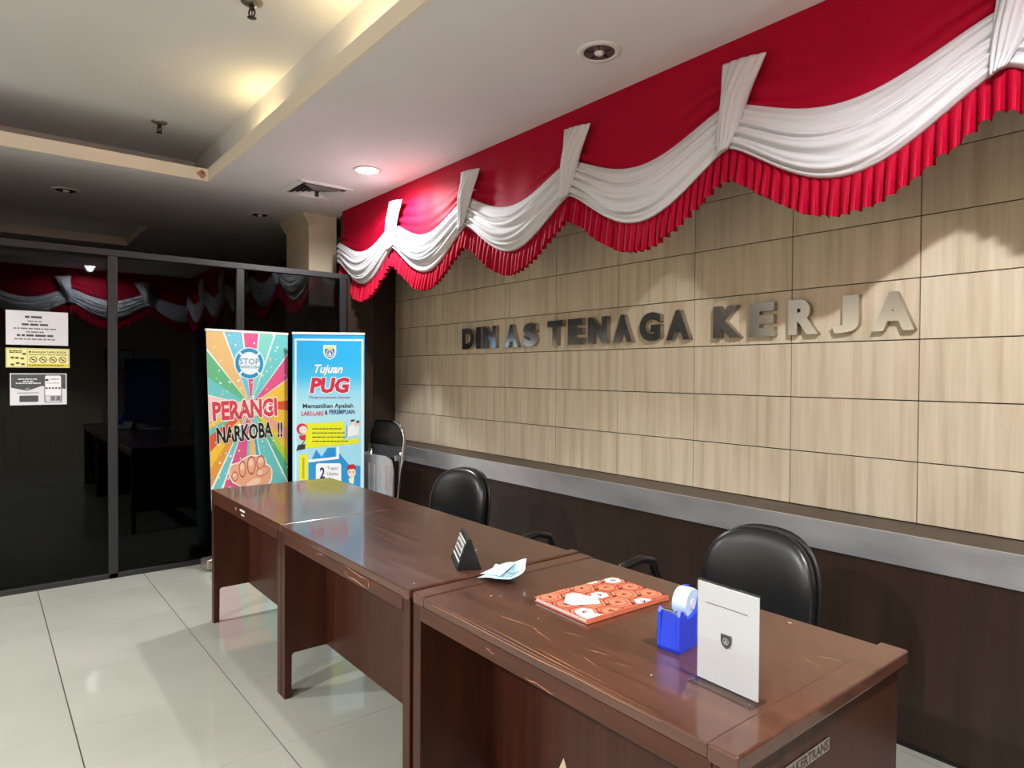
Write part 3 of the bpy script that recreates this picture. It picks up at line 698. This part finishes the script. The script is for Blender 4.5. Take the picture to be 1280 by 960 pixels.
# --- first banner: rays, ring, slogan, fist
A1, B1 = (-4.975, 1.243), (-5.105, 1.868); W1 = math.hypot(A1[0]-B1[0], A1[1]-B1[1])
ZT = 1.697; SZ = 0.00487
def q1(cx, cy):
    """8x crop pixels of the first banner (origin 250,400) -> sheet coordinates"""
    px, py = 250+cx/8, 400+cy/8
    u = (px-(258+6*max(0,min(1,(py-412)/190))))/(363-258-8*max(0,min(1,(py-412)/190)))
    # the top edge slopes down, the foot slopes up, to the far side
    s0 = 412+6*u; s1 = 609-9*u
    return (u*W1, ZT - (py-s0)/(s1-s0)*(ZT-(0.59-0.03*u)))
p1 = Print(0, 0.08, W1, ZT-0.002)
p1.rect(0, 0.08, W1, ZT, srgb(236,238,226), 0.0004)
C = q1(500, 850)
TE, TA, GR, PK, YE, OR, RD, LB, LG = srgb(112,205,204), srgb(232,192,128), srgb(104,190,138), srgb(226,92,142), srgb(246,202,66), srgb(232,160,70), srgb(228,92,62), srgb(120,200,222), srgb(196,220,60)
edge = [((895,340),TE),((765,130),TE),((600,130),srgb(132,212,196)),((585,130),None),((425,130),PK),((415,130),None),((235,130),LB),((70,290),TA),((70,545),GR),((70,740),TE),((70,930),srgb(240,190,190)),((90,1090),TE),((90,1160),RD),
        ((90,1330),YE),((90,1480),OR),((95,1690),TE),((170,1720),PK) ]
ring = [(0.02,TE),(0.0,None)]
def wedge(pa, pb, col, lay=0.0008):
    a, b = Vector(pa)-Vector(C), Vector(pb)-Vector(C); a.normalize(); b.normalize()
    p1.poly([C, tuple(Vector(C)+a*3), tuple(Vector(C)+(a+b).normalized()*3), tuple(Vector(C)+b*3)], col, lay)
def ray(pa, t=0.008):
    a = (Vector(pa)-Vector(C)).normalized(); n = Vector((-a.y, a.x)); e = Vector(C)+a*2
    p1.poly([C, tuple(e+n*t*3), tuple(e-n*t*3)], srgb(246,248,244), 0.0012)
B_ = [((895,345),), ((765,130),), ((590,130),), ((420,130),), ((235,130),), ((72,290),), ((72,560),), ((72,745),), ((100,1010),), ((100,1085),), ((100,1160),),
      ((100,1330),), ((100,1500),), ((115,1700),), ((210,1700),), ((420,1700),), ((470,1700),), ((590,1700),), ((660,1700),), ((880,1600),), ((880,1420),), ((880,1300),), ((880,1200),), ((880,1080),), ((880,990),), ((890,900),), ((890,800),), ((890,590),)]
COLS = [TE, srgb(130,212,198), PK, LB, TA, GR, TE, srgb(244,206,200), YE, srgb(120,196,180), RD, YE, OR, TE, PK, TE, TA, srgb(60,170,200), TE, srgb(90,190,150), LG, YE, srgb(240,170,150), YE, YE, RD, YE, PK]
for k in range(len(B_)):
    pa, pb = q1(*B_[k][0]), q1(*B_[(k+1)%len(B_)][0])
    wedge(pa, pb, COLS[k])
for k in (0,1,2,3,4,5,7,13,14,18,19,27): ray(q1(*B_[k][0]))
rb = random.Random(8)
for k in range(150):                       # mottled print texture
    u, v = rb.uniform(0, W1), rb.uniform(0.5, ZT); c0 = rb.choice([srgb(250,250,240), srgb(150,220,214), srgb(240,220,160)]); s_ = rb.uniform(0.004, 0.012)
    p1.ell(u, v, s_, s_*rb.uniform(0.4,1), c0, 0.0014, 6, rb.uniform(0,3))
for rr, cc in ((0.16, srgb(226,236,228)),): p1.ell(C[0], C[1]-0.02, 0.17, 0.06, srgb(238,226,214), 0.0016, 28)
R0 = q1(488, 428)
p1.ell(R0[0], R0[1], 0.122, 0.118, srgb(222,242,244), 0.0018, 36)
for k in range(4): p1.arc(R0[0], R0[1], 0.084, 0.111, k*PI/2+PI/4+0.08, k*PI/2+3*PI/4-0.08, srgb(38,146,190), 0.0022)
p1.ell(R0[0], R0[1], 0.081, 0.081, srgb(232,244,246), 0.0022, 32)
p1.text('STOP', R0[0]-0.078, R0[1]-0.008, R0[0]+0.078, R0[1]+0.036, srgb(96,140,170), 0.0028, bold=0.01)
p1.text('NARKOBA', R0[0]-0.080, R0[1]-0.038, R0[0]+0.080, R0[1]-0.015, srgb(96,140,170), 0.0028, bold=0.01)
a, b = q1(125, 1000), q1(775, 770)
p1.text('PERANGI', a[0], a[1]+0.0, b[0], b[1]-0.008, srgb(218,66,84), 0.0034, bold=0.04, rot=0.035, outline=srgb(250,246,240), ow=0.045)
a, b = q1(165, 1235), q1(725, 1015)
p1.text('NARKOBA', a[0], a[1]+0.006, b[0], b[1]-0.004, srgb(20,20,22), 0.0034, bold=0.035, rot=0.045, outline=srgb(250,246,240), ow=0.035)
a, b = q1(780, 1175), q1(832, 1005)
p1.text('!!', a[0], a[1]+0.004, b[0], b[1]-0.004, srgb(20,20,22), 0.0034, bold=0.035, outline=srgb(250,246,240), ow=0.035)
# stencil breaks through the slogans
for cx in (225, 330, 430, 545, 655, 745):
    s_ = q1(cx-25, 905); e_ = q1(cx-12, 860); p1.line(s_, e_, 0.006, srgb(250,240,236), 0.0040)
for cx in (215, 300, 385, 470, 560, 660):
    s_ = q1(cx, 1170); e_ = q1(cx+6, 1120); p1.line(s_, e_, 0.005, srgb(245,245,240), 0.0040)
# fist
SK, SKL, OUT = srgb(240,176,140), srgb(250,212,184), srgb(168,84,58)
def blob(pts, col, lay): p1.poly([q1(*q) for q in pts], col, lay)
blob([(275,1480),(300,1440),(375,1420),(420,1380),(470,1352),(520,1350),(600,1345),(650,1385),(660,1430),(700,1455),(722,1510),(715,1590),(690,1640),(560,1680),(430,1690),(310,1630),(275,1560)], srgb(250,248,240), 0.0044)
blob([(290,1480),(310,1450),(375,1432),(425,1392),(470,1365),(520,1362),(598,1356),(640,1390),(650,1440),(690,1465),(710,1510),(704,1585),(680,1630),(560,1672),(430,1680),(320,1622),(288,1560)], SK, 0.0047)
for cx, cy, ru, rv in ((335,1565,0.022,0.030),(410,1490,0.024,0.052),(500,1450,0.030,0.058),(595,1420,0.030,0.045)):
    u, v = q1(cx, cy); p1.ell(u, v, ru*1.2, rv*1.2, OUT, 0.0050, 20); p1.ell(u, v, ru, rv, SK, 0.0053, 20); p1.ell(u-0.004, v+rv*0.35, ru*0.7, rv*0.5, SKL, 0.0056, 16)
u, v = q1(615, 1510); p1.ell(u, v, 0.060, 0.034, OUT, 0.0060, 22, 0.25); p1.ell(u, v, 0.056, 0.030, SK, 0.0063, 22, 0.25); p1.ell(u-0.025, v-0.006, 0.026, 0.018, SKL, 0.0066, 16, 0.2)
u, v = q1(520, 1625); p1.ell(u, v, 0.065, 0.025, SKL, 0.0050, 18, 0.3)
banner('rollup_banner', 'colourful roll-up banner with rays, slogan and fist, left of the blue one', A1, B1, ZT, p1, 0.7, 0.05)
# --- second banner
A2, B2 = (-5.0, 1.869), (-4.700, 2.318); W2 = math.hypot(A2[0]-B2[0], A2[1]-B2[1]); ZT2 = 1.70
def q2(cx, cy):
    px, py = 355+cx*110/960, 410+cy*110/960
    u = (px-366)/(457-366); s0 = 417+1*u; s1 = 598+10*u
    return (u*W2, ZT2 - (py-s0)/(s1-s0)*(ZT2-(0.59-0.06*u)))
def q3(cx, cy): return q2(cx*110/1056*960/110, (cy*100/960+100)*960/110)
p2 = Print(0, 0.08, W2, ZT2-0.002)
stops = [(ZT2, srgb(22,160,226)), (1.50, srgb(20,172,232)), (1.36, srgb(60,190,236)), (1.26, srgb(140,214,240)), (1.14, srgb(176,226,242)), (1.0, srgb(170,224,240)), (0.6, srgb(160,218,238)), (0.08, srgb(60,170,226))]
for (za, ca), (zb, cb) in zip(stops, stops[1:]):
    for k in range(6):
        t0, t1 = k/6, (k+1)/6; c_ = tuple(ca[i]+(cb[i]-ca[i])*(t0+t1)/2 for i in range(4))
        p2.rect(0, zb+(za-zb)*(1-t1), W2, za+(zb-za)*t0, c_, 0.0004)
WH, NV, CR, YL, BL = srgb(246,250,250), srgb(38,48,110), srgb(206,24,66), srgb(226,230,18), srgb(16,140,212)
a, b = q2(125, 950), q2(862, 140)
p2.frame(a[0]-0.004, 0.2, b[0]+0.012, b[1]+0.012, 0.014, srgb(214,242,250), 0.0009)
a, b = q2(425, 375), q2(588, 160)
c0 = ((a[0]+b[0])/2, (a[1]+b[1])/2+0.004)
shield(p2, c0[0], c0[1], 0.048, srgb(220,246,250), 0.0012)
shield(p2, c0[0], c0[1]-0.004, 0.036, NV, 0.0015)
p2.rect(c0[0]-0.036, c0[1]+0.022, c0[0]+0.036, c0[1]+0.045, srgb(196,214,120), 0.0018)
p2.ell(c0[0], c0[1]-0.008, 0.027, 0.029, WH, 0.0018); p2.ell(c0[0], c0[1]-0.008, 0.022, 0.024, srgb(90,104,160), 0.0021)
p2.poly([(c0[0]-0.012,c0[1]-0.026),(c0[0]+0.012,c0[1]-0.026),(c0[0]+0.003,c0[1]-0.004),(c0[0],c0[1]+0.012),(c0[0]-0.003,c0[1]-0.004)], WH, 0.0024)
a, b = q2(340, 520), q2(650, 400)
p2.text('Tujuan', a[0], a[1], b[0], b[1], WH, 0.0015, bold=0.02, shear=0.35, outline=srgb(90,170,220), ow=0.03)
a, b = q2(285, 710), q2(728, 540)
p2.text('PUG', a[0], a[1], b[0], b[1], CR, 0.0018, bold=0.05, shear=0.15, rot=0.01, outline=WH, ow=0.035)
a, b = q2(280, 772), q2(738, 745)
p2.text('Pengarusutamaan Gender', a[0], a[1], b[0], b[1], srgb(150,90,140), 0.0015, bold=0.02)
a, b = q2(210, 885), q2(768, 825)
p2.text('Memastikan Apakah', a[0], a[1], b[0], b[1], srgb(28,34,44), 0.0015, bold=0.02, rot=0.012)
a, b = q2(195, 955), q2(435, 905); p2.text('LAKI-LAKI', a[0], a[1], b[0], b[1]-0.002, srgb(214,40,80), 0.0015, bold=0.03, rot=0.012)
a, b = q2(452, 945), q2(485, 898); p2.text('&', a[0], a[1], b[0], b[1], srgb(28,34,60), 0.0015, bold=0.03)
a, b = q2(502, 940), q2(785, 892); p2.text('PEREMPUAN', a[0], a[1], b[0], b[1], srgb(40,52,130), 0.0015, bold=0.03, rot=0.012)
def poly3(pts, col, lay): p2.poly([q3(*q) for q in pts], col, lay)
poly3([(255,190),(735,160),(735,390),(915,360),(912,430),(255,485)], YL, 0.0012)
rb = random.Random(21)
for k in range(4):
    y0 = 255+50*k; a, b = q3(345, y0+8), q3(700+20*(k%2)+20*k, y0-6)
    p2.greek(a[0], b[0], (a[1]+b[1])/2, 0.008, srgb(80,90,40), 0.0016, rb)
# woman in red headscarf (plain generic figure)
def ell3(cx, cy, rx, ry, col, lay, rot=0.0):
    u, v = q3(cx, cy); p2.ell(u, v, rx*0.000545, ry*0.00052, col, lay, 22, rot)
ell3(222,250,78,82,CR,0.0014); ell3(236,260,56,58,srgb(246,226,206),0.0018)
for dx in (-16, 14): ell3(240+dx,258,13,14,WH,0.0021); ell3(240+dx,258,9,10,srgb(150,160,160),0.0023)
poly3([(185,330),(270,320),(262,385),(225,390),(190,365)], srgb(196,24,40), 0.0016); poly3([(215,385),(245,385),(235,420),(205,420)], srgb(240,214,190), 0.0016)
poly3([(250,380),(262,380),(225,440),(213,438)], srgb(50,40,40), 0.0018); poly3([(175,440),(262,432),(258,490),(150,512)], srgb(34,36,36), 0.0018)
# two men in white
poly3([(780,215),(860,200),(880,330),(770,350)], srgb(238,240,240), 0.0016); poly3([(870,210),(915,215),(915,330),(870,330)], srgb(230,236,238), 0.0017)
ell3(845,180,28,36,srgb(240,214,190),0.0018); ell3(903,195,26,34,srgb(236,206,180),0.0018)
poly3([(815,145),(862,138),(862,160),(818,168)], srgb(28,28,30), 0.0021); poly3([(880,160),(922,152),(918,180),(886,182)], srgb(28,28,30), 0.0021)
poly3([(765,215),(775,215),(775,330),(735,370),(728,365),(766,325)], srgb(90,96,100), 0.0019)
# arrow, white bars, side strip, task box, boy in red cap
poly3([(340,610),(395,500),(460,590),(530,480),(632,475),(632,590)], BL, 0.0012)
poly3([(300,650),(300,622),(645,585),(645,470),(672,468),(672,612)], WH, 0.0014)
poly3([(300,655),(672,615),(672,540),(790,680),(935,700),(930,960),(300,960)], srgb(34,148,214), 0.0010)
poly3([(185,560),(290,548),(290,1500),(185,1500)], YL, 0.0014)
poly3([(700,470),(915,440),(915,700),(790,680),(690,540)], srgb(160,220,240), 0.0012)
a, b = q3(390, 1200), q3(700, 665); p2.rrect(a[0], a[1], b[0], b[1], 0.02, srgb(240,246,250), 0.0016)
a, b = q3(438, 850), q3(500, 712); p2.text('2', a[0], a[1], b[0], b[1], NV, 0.0020, bold=0.03)
a, b = q3(525, 752), q3(655, 705); p2.text('Tugas', a[0], a[1], b[0], b[1], srgb(96,90,110), 0.0020, rot=0.01)
a, b = q3(525, 812), q3(660, 768); p2.text('Utama', a[0], a[1], b[0], b[1], srgb(96,90,110), 0.0020)
a = q3(238, 840); b = q3(238, 600); rb = random.Random(4); v_ = a[1]
while v_ < b[1]: h_ = rb.uniform(0.006, 0.016); p2.rect(a[0]-0.008, v_, a[0]+0.008, v_+h_, srgb(170,150,30), 0.0018); v_ += h_+0.004
ell3(828,780,56,72,srgb(244,220,196),0.0018); poly3([(768,740),(772,705),(800,685),(850,678),(878,700),(884,760),(870,735),(790,740)], srgb(200,24,44), 0.0021)
for dx in (-25, 20): ell3(828+dx,772,7,12,srgb(40,40,44),0.0022)
poly3([(790,850),(860,830),(850,920),(800,900)], srgb(238,240,180), 0.0016)
banner('rollup_banner', 'blue roll-up banner with red lettering and yellow box, beside the folding chair', A2, B2, ZT2, p2, 0.7, 0.0)

# ------------------------------------------------------------------ notices on the glass
def notice(lab, y0, y1, z0, z1, draw, tilt=0.0, m=m_paper):
    o = MB().box(0, 0.0008, 0, y1-y0, 0, z1-z0).build('notice', m, None, loc=(XG+0.0055, y0, z0)); o.rotation_euler = (tilt,0,0)
    tag(o, lab, 'notice', 'paper notices on the glass')
    p = Print(0, 0, y1-y0, z1-z0); draw(p, y1-y0, z1-z0); p.build('print', o, lambda a,b,d: (0.0011+d, a, b))
GY, BK = srgb(120,120,124), srgb(70,70,74)
def d1(p, W, H):
    r = random.Random(1)
    for v, a, b, h, c_ in ((0.79,0.3,0.62,0.014,BK),(0.68,0.34,0.57,0.008,GY),(0.57,0.25,0.67,0.013,BK),(0.46,0.12,0.8,0.009,GY),(0.36,0.32,0.6,0.009,GY),(0.25,0.17,0.76,0.013,BK),(0.15,0.13,0.8,0.009,GY)):
        p.greek(a*W, b*W, v*H, h, c_, 0.0003, r)
def d2(p, W, H):
    p.rect(0,0,W,H,srgb(236,228,160),0.0002); p.rect(0.33*W,0.06*H,W*0.985,0.20*H,srgb(222,206,40),0.0004); p.rect(0.325*W,0.05*H,0.331*W,0.95*H,BK,0.0004)
    p.frame(0.01*W,0.03*H,0.99*W,0.97*H,0.002,srgb(110,100,60),0.0004)
    p.rect(0.35*W,0.76*H,0.385*W,0.86*H,BK,0.0005); p.text('KAWASAN TANPA ROKOK',0.40*W,0.745*H,0.95*W,0.865*H,srgb(60,52,30),0.0005,bold=0.02)
    r = random.Random(6); p.greek(0.35*W,0.96*W,0.64*H,0.006,srgb(150,140,70),0.0005,r); p.greek(0.35*W,0.9*W,0.10*H,0.006,srgb(110,100,40),0.0006,r)
    for k in range(4):
        u = (0.42+0.155*k)*W; v = 0.41*H; p.arc(u,v,0.016,0.0205,0,2*PI,srgb(50,46,34),0.0006,20); p.line((u-0.012,v+0.012),(u+0.012,v-0.012),0.004,srgb(50,46,34),0.0007); p.rect(u-0.009,v-0.003,u+0.009,v+0.003,srgb(70,64,40),0.0006)
    for (u,v) in ((0.28,0.70),(0.1,0.5),(0.17,0.49),(0.25,0.46),(0.1,0.15),(0.18,0.22),(0.26,0.17)): p.ell(u*W,v*H,0.011,0.007,srgb(90,84,60),0.0006,10)
    for v in (0.82,0.74): p.greek(0.05*W,0.25*W,v*H,0.007,srgb(90,84,60),0.0006,r)
def d3(p, W, H):
    p.poly([(0.02*W,0.97*H),(0.98*W,0.97*H),(0.98*W,0.50*H),(0.78*W,0.55*H),(0.55*W,0.60*H),(0.30*W,0.45*H),(0.02*W,0.55*H)], srgb(72,74,78), 0.0002)
    r = random.Random(7)
    for v, a, b in ((0.80,0.14,0.5),(0.73,0.22,0.40),(0.67,0.10,0.56)): p.greek(a*W,b*W,v*H,0.007,srgb(220,220,222),0.0005,r)
    p.rrect(0.16*W,0.10*H,0.49*W,0.30*H,0.006,srgb(70,70,74),0.0004); p.greek(0.12*W,0.5*W,0.37*H,0.005,GY,0.0004,r)
    p.ell(0.3*W,0.50*H,0.012,0.010,srgb(130,130,134),0.0005)
    p.rrect(0.595*W,0.06*H,0.91*W,0.95*H,0.012,srgb(90,92,96),0.0005); p.rrect(0.61*W,0.08*H,0.895*W,0.93*H,0.010,srgb(232,232,236),0.0007)
    p.rect(0.61*W,0.10*H,0.895*W,0.30*H,srgb(176,176,180),0.0009)
    for k in range(3): p.rect((0.62+0.095*k)*W,0.13*H,(0.69+0.095*k)*W,0.27*H,srgb(110,110,116) if k else srgb(210,210,214),0.0011)
    for k in range(5): p.ell((0.635+0.058*k)*W,0.53*H,0.0065,0.0065,srgb(90,90,96),0.0010,12)
    p.ell(0.64*W,0.79*H,0.010,0.008,BK,0.0010,10); p.greek(0.70*W,0.86*W,0.80*H,0.006,GY,0.0010,r); p.greek(0.64*W,0.86*W,0.68*H,0.004,GY,0.0010,r)
notice('white notice with rows of small print, topmost of three on the glass', 0.131, 0.455, 1.568, 1.784, d1, 0.0)
notice('yellow no smoking notice between the two white notices on the glass', 0.130, 0.462, 1.425, 1.548, d2, 0.0)
notice('black and white notice picturing a phone, lowest of three on the glass', 0.150, 0.446, 1.187, 1.388, d3, 0.0)

# ------------------------------------------------------------------ chairs
def pad(w_, h_, t_, crown, name, parent, m):
    """D-shaped cushion in the xz-plane, facing -y"""
    def outline(a):
        c_, s_ = math.cos(a), math.sin(a); n = 2.5 if s_ > 0 else 3.4
        r = (abs(c_)**n + abs(s_)**n)**(-1/n); return r*c_*w_/2, r*s_*h_/2
    def fn(u, v):
        a = 2*PI*u; x, z = outline(a)
        if v < 0.5: k = math.sin(PI*v); y = -t_*0.5*math.cos(PI*v)**0.8 if v < 0.499 else 0
        else: k = math.sin(PI*v); y = t_*0.5*abs(math.cos(PI*v))**0.8
        k = k**0.45
        return Vector((x*k, y + crown*(1-(x*k/(w_/2))**2) * -0.0 + crown*(x*k/(w_/2))**2 * -1.0, z*k))
    return MB().grid(fn, 48, 20, True).build(name, m, parent, True)
def office_chair(lab, x, y, rz, zback, wb_=0.45, hb=0.46, lean=8):
    t = empty('office_chair', lab, 'chair', (x, y, 0), rz, 'black office chairs behind the desks')
    o = pad(wb_, hb, 0.085, 0.035, 'backrest', t, m_black); o.location = (0, 0.20, zback-hb/2); o.rotation_euler = (math.radians(-lean),0,0)
    o = pad(wb_*1.02, hb*1.02, 0.035, 0.035, 'back_shell', t, m_bplast); o.location = (0, 0.243, zback-hb/2-0.002); o.rotation_euler = (math.radians(-lean),0,0)
    o = pad(0.46, 0.38, 0.08, 0.0, 'seat', t, m_black); o.location = (0, -0.06, 0.44); o.rotation_euler = (math.radians(-90),0,0)
    MB().tube([(0,0.268,zback-hb*0.62),(0,0.30,0.50),(0,0.26,0.40),(0,0.05,0.385)], 0.016, 10).build('back_bracket', m_bplast, t, True)
    MB().box(-0.09, 0.09, -0.14, 0.06, 0.375, 0.4, 0.004).build('seat_plate', m_bplast, t)
    MB().lathe([(0.026,0.09),(0.026,0.24),(0.016,0.24),(0.016,0.376)], 18, (0,-0.04,0)).build('gas_lift', m_bplast, t, 'auto')
    for k in range(5):
        a = 2*PI*k/5+0.3; dx, dy = math.cos(a), math.sin(a)
        l = MB().tube([(dx*0.02,-0.04+dy*0.02,0.12),(dx*0.15,-0.04+dy*0.15,0.095),(dx*0.26,-0.04+dy*0.26,0.07)], [0.028,0.022,0.016], 10).build('leg', m_bplast, t, True)
        MB().lathe([(0.0,-0.022),(0.026,-0.022),(0.028,-0.014),(0.028,0.014),(0.026,0.022),(0.0,0.022)], 16, (dx*0.26,-0.04+dy*0.26,0.028), 'x').build('caster', m_bplast, l, 'auto')
    return t
office_chair('black padded office chair behind the far desks, below the steel ledge', -3.10, 1.965, math.radians(14), 0.856, 0.41, 0.44)
office_chair('large black padded office chair behind the sign holder', -1.262, 1.965, math.radians(4), 0.858, 0.42, 0.46)
t3 = office_chair('low black armchair tucked behind the desk joint, only its arm loops showing', -2.02, 2.02, math.radians(6), 0.50, 0.40, 0.30)
for s_ in (-1, 1):
    MB().tube([(s_*0.20,-0.12,0.39),(s_*0.27,-0.14,0.44),(s_*0.285,-0.14,0.60),(s_*0.285,-0.11,0.652),(s_*0.285,0.02,0.662),(s_*0.285,0.10,0.640),(s_*0.285,0.14,0.56),(s_*0.27,0.12,0.44),(s_*0.20,0.08,0.39)], 0.017, 10).build('armrest', m_bplast, t3, True)
# folded folding chair leaning by the ledge
fc = empty('folding_chair', 'folded chrome folding chair with black back standing beside the blue banner', 'chair', (-4.63, 2.42, 0), math.radians(8))
def Uframe(w_, z0, z1, y0, y1, r=0.11):
    pts = [(-w_/2, y0, z0), (-w_/2, y0+(y1-y0)*0.5, z0+(z1-r-z0)*0.5)]
    for k in range(9):
        a = PI - PI/2*k/8; pts.append((-w_/2+r+r*math.cos(a), y1, z1-r+r*math.sin(a)))
    for k in range(9):
        a = PI/2 - PI/2*k/8; pts.append((w_/2-r+r*math.cos(a), y1, z1-r+r*math.sin(a)))
    pts += [(w_/2, y0+(y1-y0)*0.5, z0+(z1-r-z0)*0.5), (w_/2, y0, z0)]
    return pts
MB().tube(Uframe(0.44, 0.012, 1.03, -0.05, 0.06, 0.14), 0.011, 10).build('front_frame', m_chrome, fc, True)
MB().tube([(-0.19,0.05,0.80),(-0.19,0.03,0.4),(-0.19,0.0,0.012)], 0.011, 10).build('leg', m_chrome, fc, True)
MB().tube([(0.19,0.05,0.80),(0.19,0.03,0.4),(0.19,0.0,0.012)], 0.011, 10).build('leg', m_chrome, fc, True)
MB().tube([(-0.19,0.01,0.16),(0.19,0.01,0.16)], 0.008, 8).build('stretcher', m_chrome, fc, True)
MB().tube([(-0.22,-0.035,0.20),(0.22,-0.035,0.20)], 0.008, 8).build('stretcher', m_chrome, fc, True)
bp = [(-0.205,0.84)] + [(-0.205+0.13-0.13*math.cos(k*PI/16), 0.89+0.125*math.sin(k*PI/16)) for k in range(9)] + [(0.205-0.13+0.13*math.sin(k*PI/16), 0.89+0.125*math.cos(k*PI/16)) for k in range(9)] + [(0.205,0.84)]
MB().prism(bp, 'y', 0.045, 0.07, 0.004).build('backrest', m_black, fc, 'auto')
sp = [(-0.17,0.36),(0.17,0.36),(0.195,0.40),(0.195,0.66),(0.17,0.745),(0.10,0.77),(-0.10,0.77),(-0.17,0.745),(-0.195,0.66),(-0.195,0.40)]
MB().prism(sp, 'y', -0.03, -0.012, 0.003).build('seat_tray', m_steel, fc, 'auto')
for xx in (-0.11, -0.04, 0.04, 0.11): MB().box(xx-0.006, xx+0.006, -0.036, -0.03, 0.42, 0.70, 0.002).build('tray_rib', m_steel, fc)
for s_ in (-1, 1): MB().box(s_*0.205-0.012, s_*0.205+0.012, -0.012, 0.05, 0.74, 0.78, 0.003).build('hinge', m_chrome, fc)
for xx, yy in ((-0.22,-0.05),(0.22,-0.05),(-0.19,0.0),(0.19,0.0)): MB().lathe([(0.014,0.0),(0.014,0.03),(0.011,0.034)], 12, (xx,yy,0)).build('rubber_foot', m_bplast, fc, 'auto')

# ------------------------------------------------------------------ seen only mirrored in the glass: frame and banner on the side wall
pf = empty('picture_frame', 'black framed picture on the side wall, seen only mirrored in the dark glass', 'picture', (XR, 1.62, 1.45), 0)
MB().box(-0.006, 0.0, -0.17, 0.17, 0.0, 0.26).build('picture', m_paper, pf)
fr = MB(); fr.box(-0.02,0,-0.19,-0.165,-0.02,0.28); fr.box(-0.02,0,0.165,0.19,-0.02,0.28); fr.box(-0.02,0,-0.165,0.165,-0.02,0.005); fr.box(-0.02,0,-0.165,0.165,0.255,0.28)
fr.build('frame', m_bplast, pf)
bb = empty('rollup_banner', 'plain blue roll-up banner by the side wall, seen only mirrored in the dark glass', 'banner', (XR-0.25, 1.95, 0), 0, 'roll-up banners by the glass')
del bb['group']
MB().box(-0.06, 0.05, -0.32, 0.32, 0.0, 0.08, 0.01).build('base_case', m_mside, bb)
MB().box(-0.003, 0.003, -0.3, 0.3, 0.08, 1.6).build('sheet', mat('blue_banner_sheet', srgb(24,48,92), 0.5), bb)
MB().box(-0.006, 0.008, -0.305, 0.305, 1.595, 1.615).build('top_rail', m_wplast, bb)
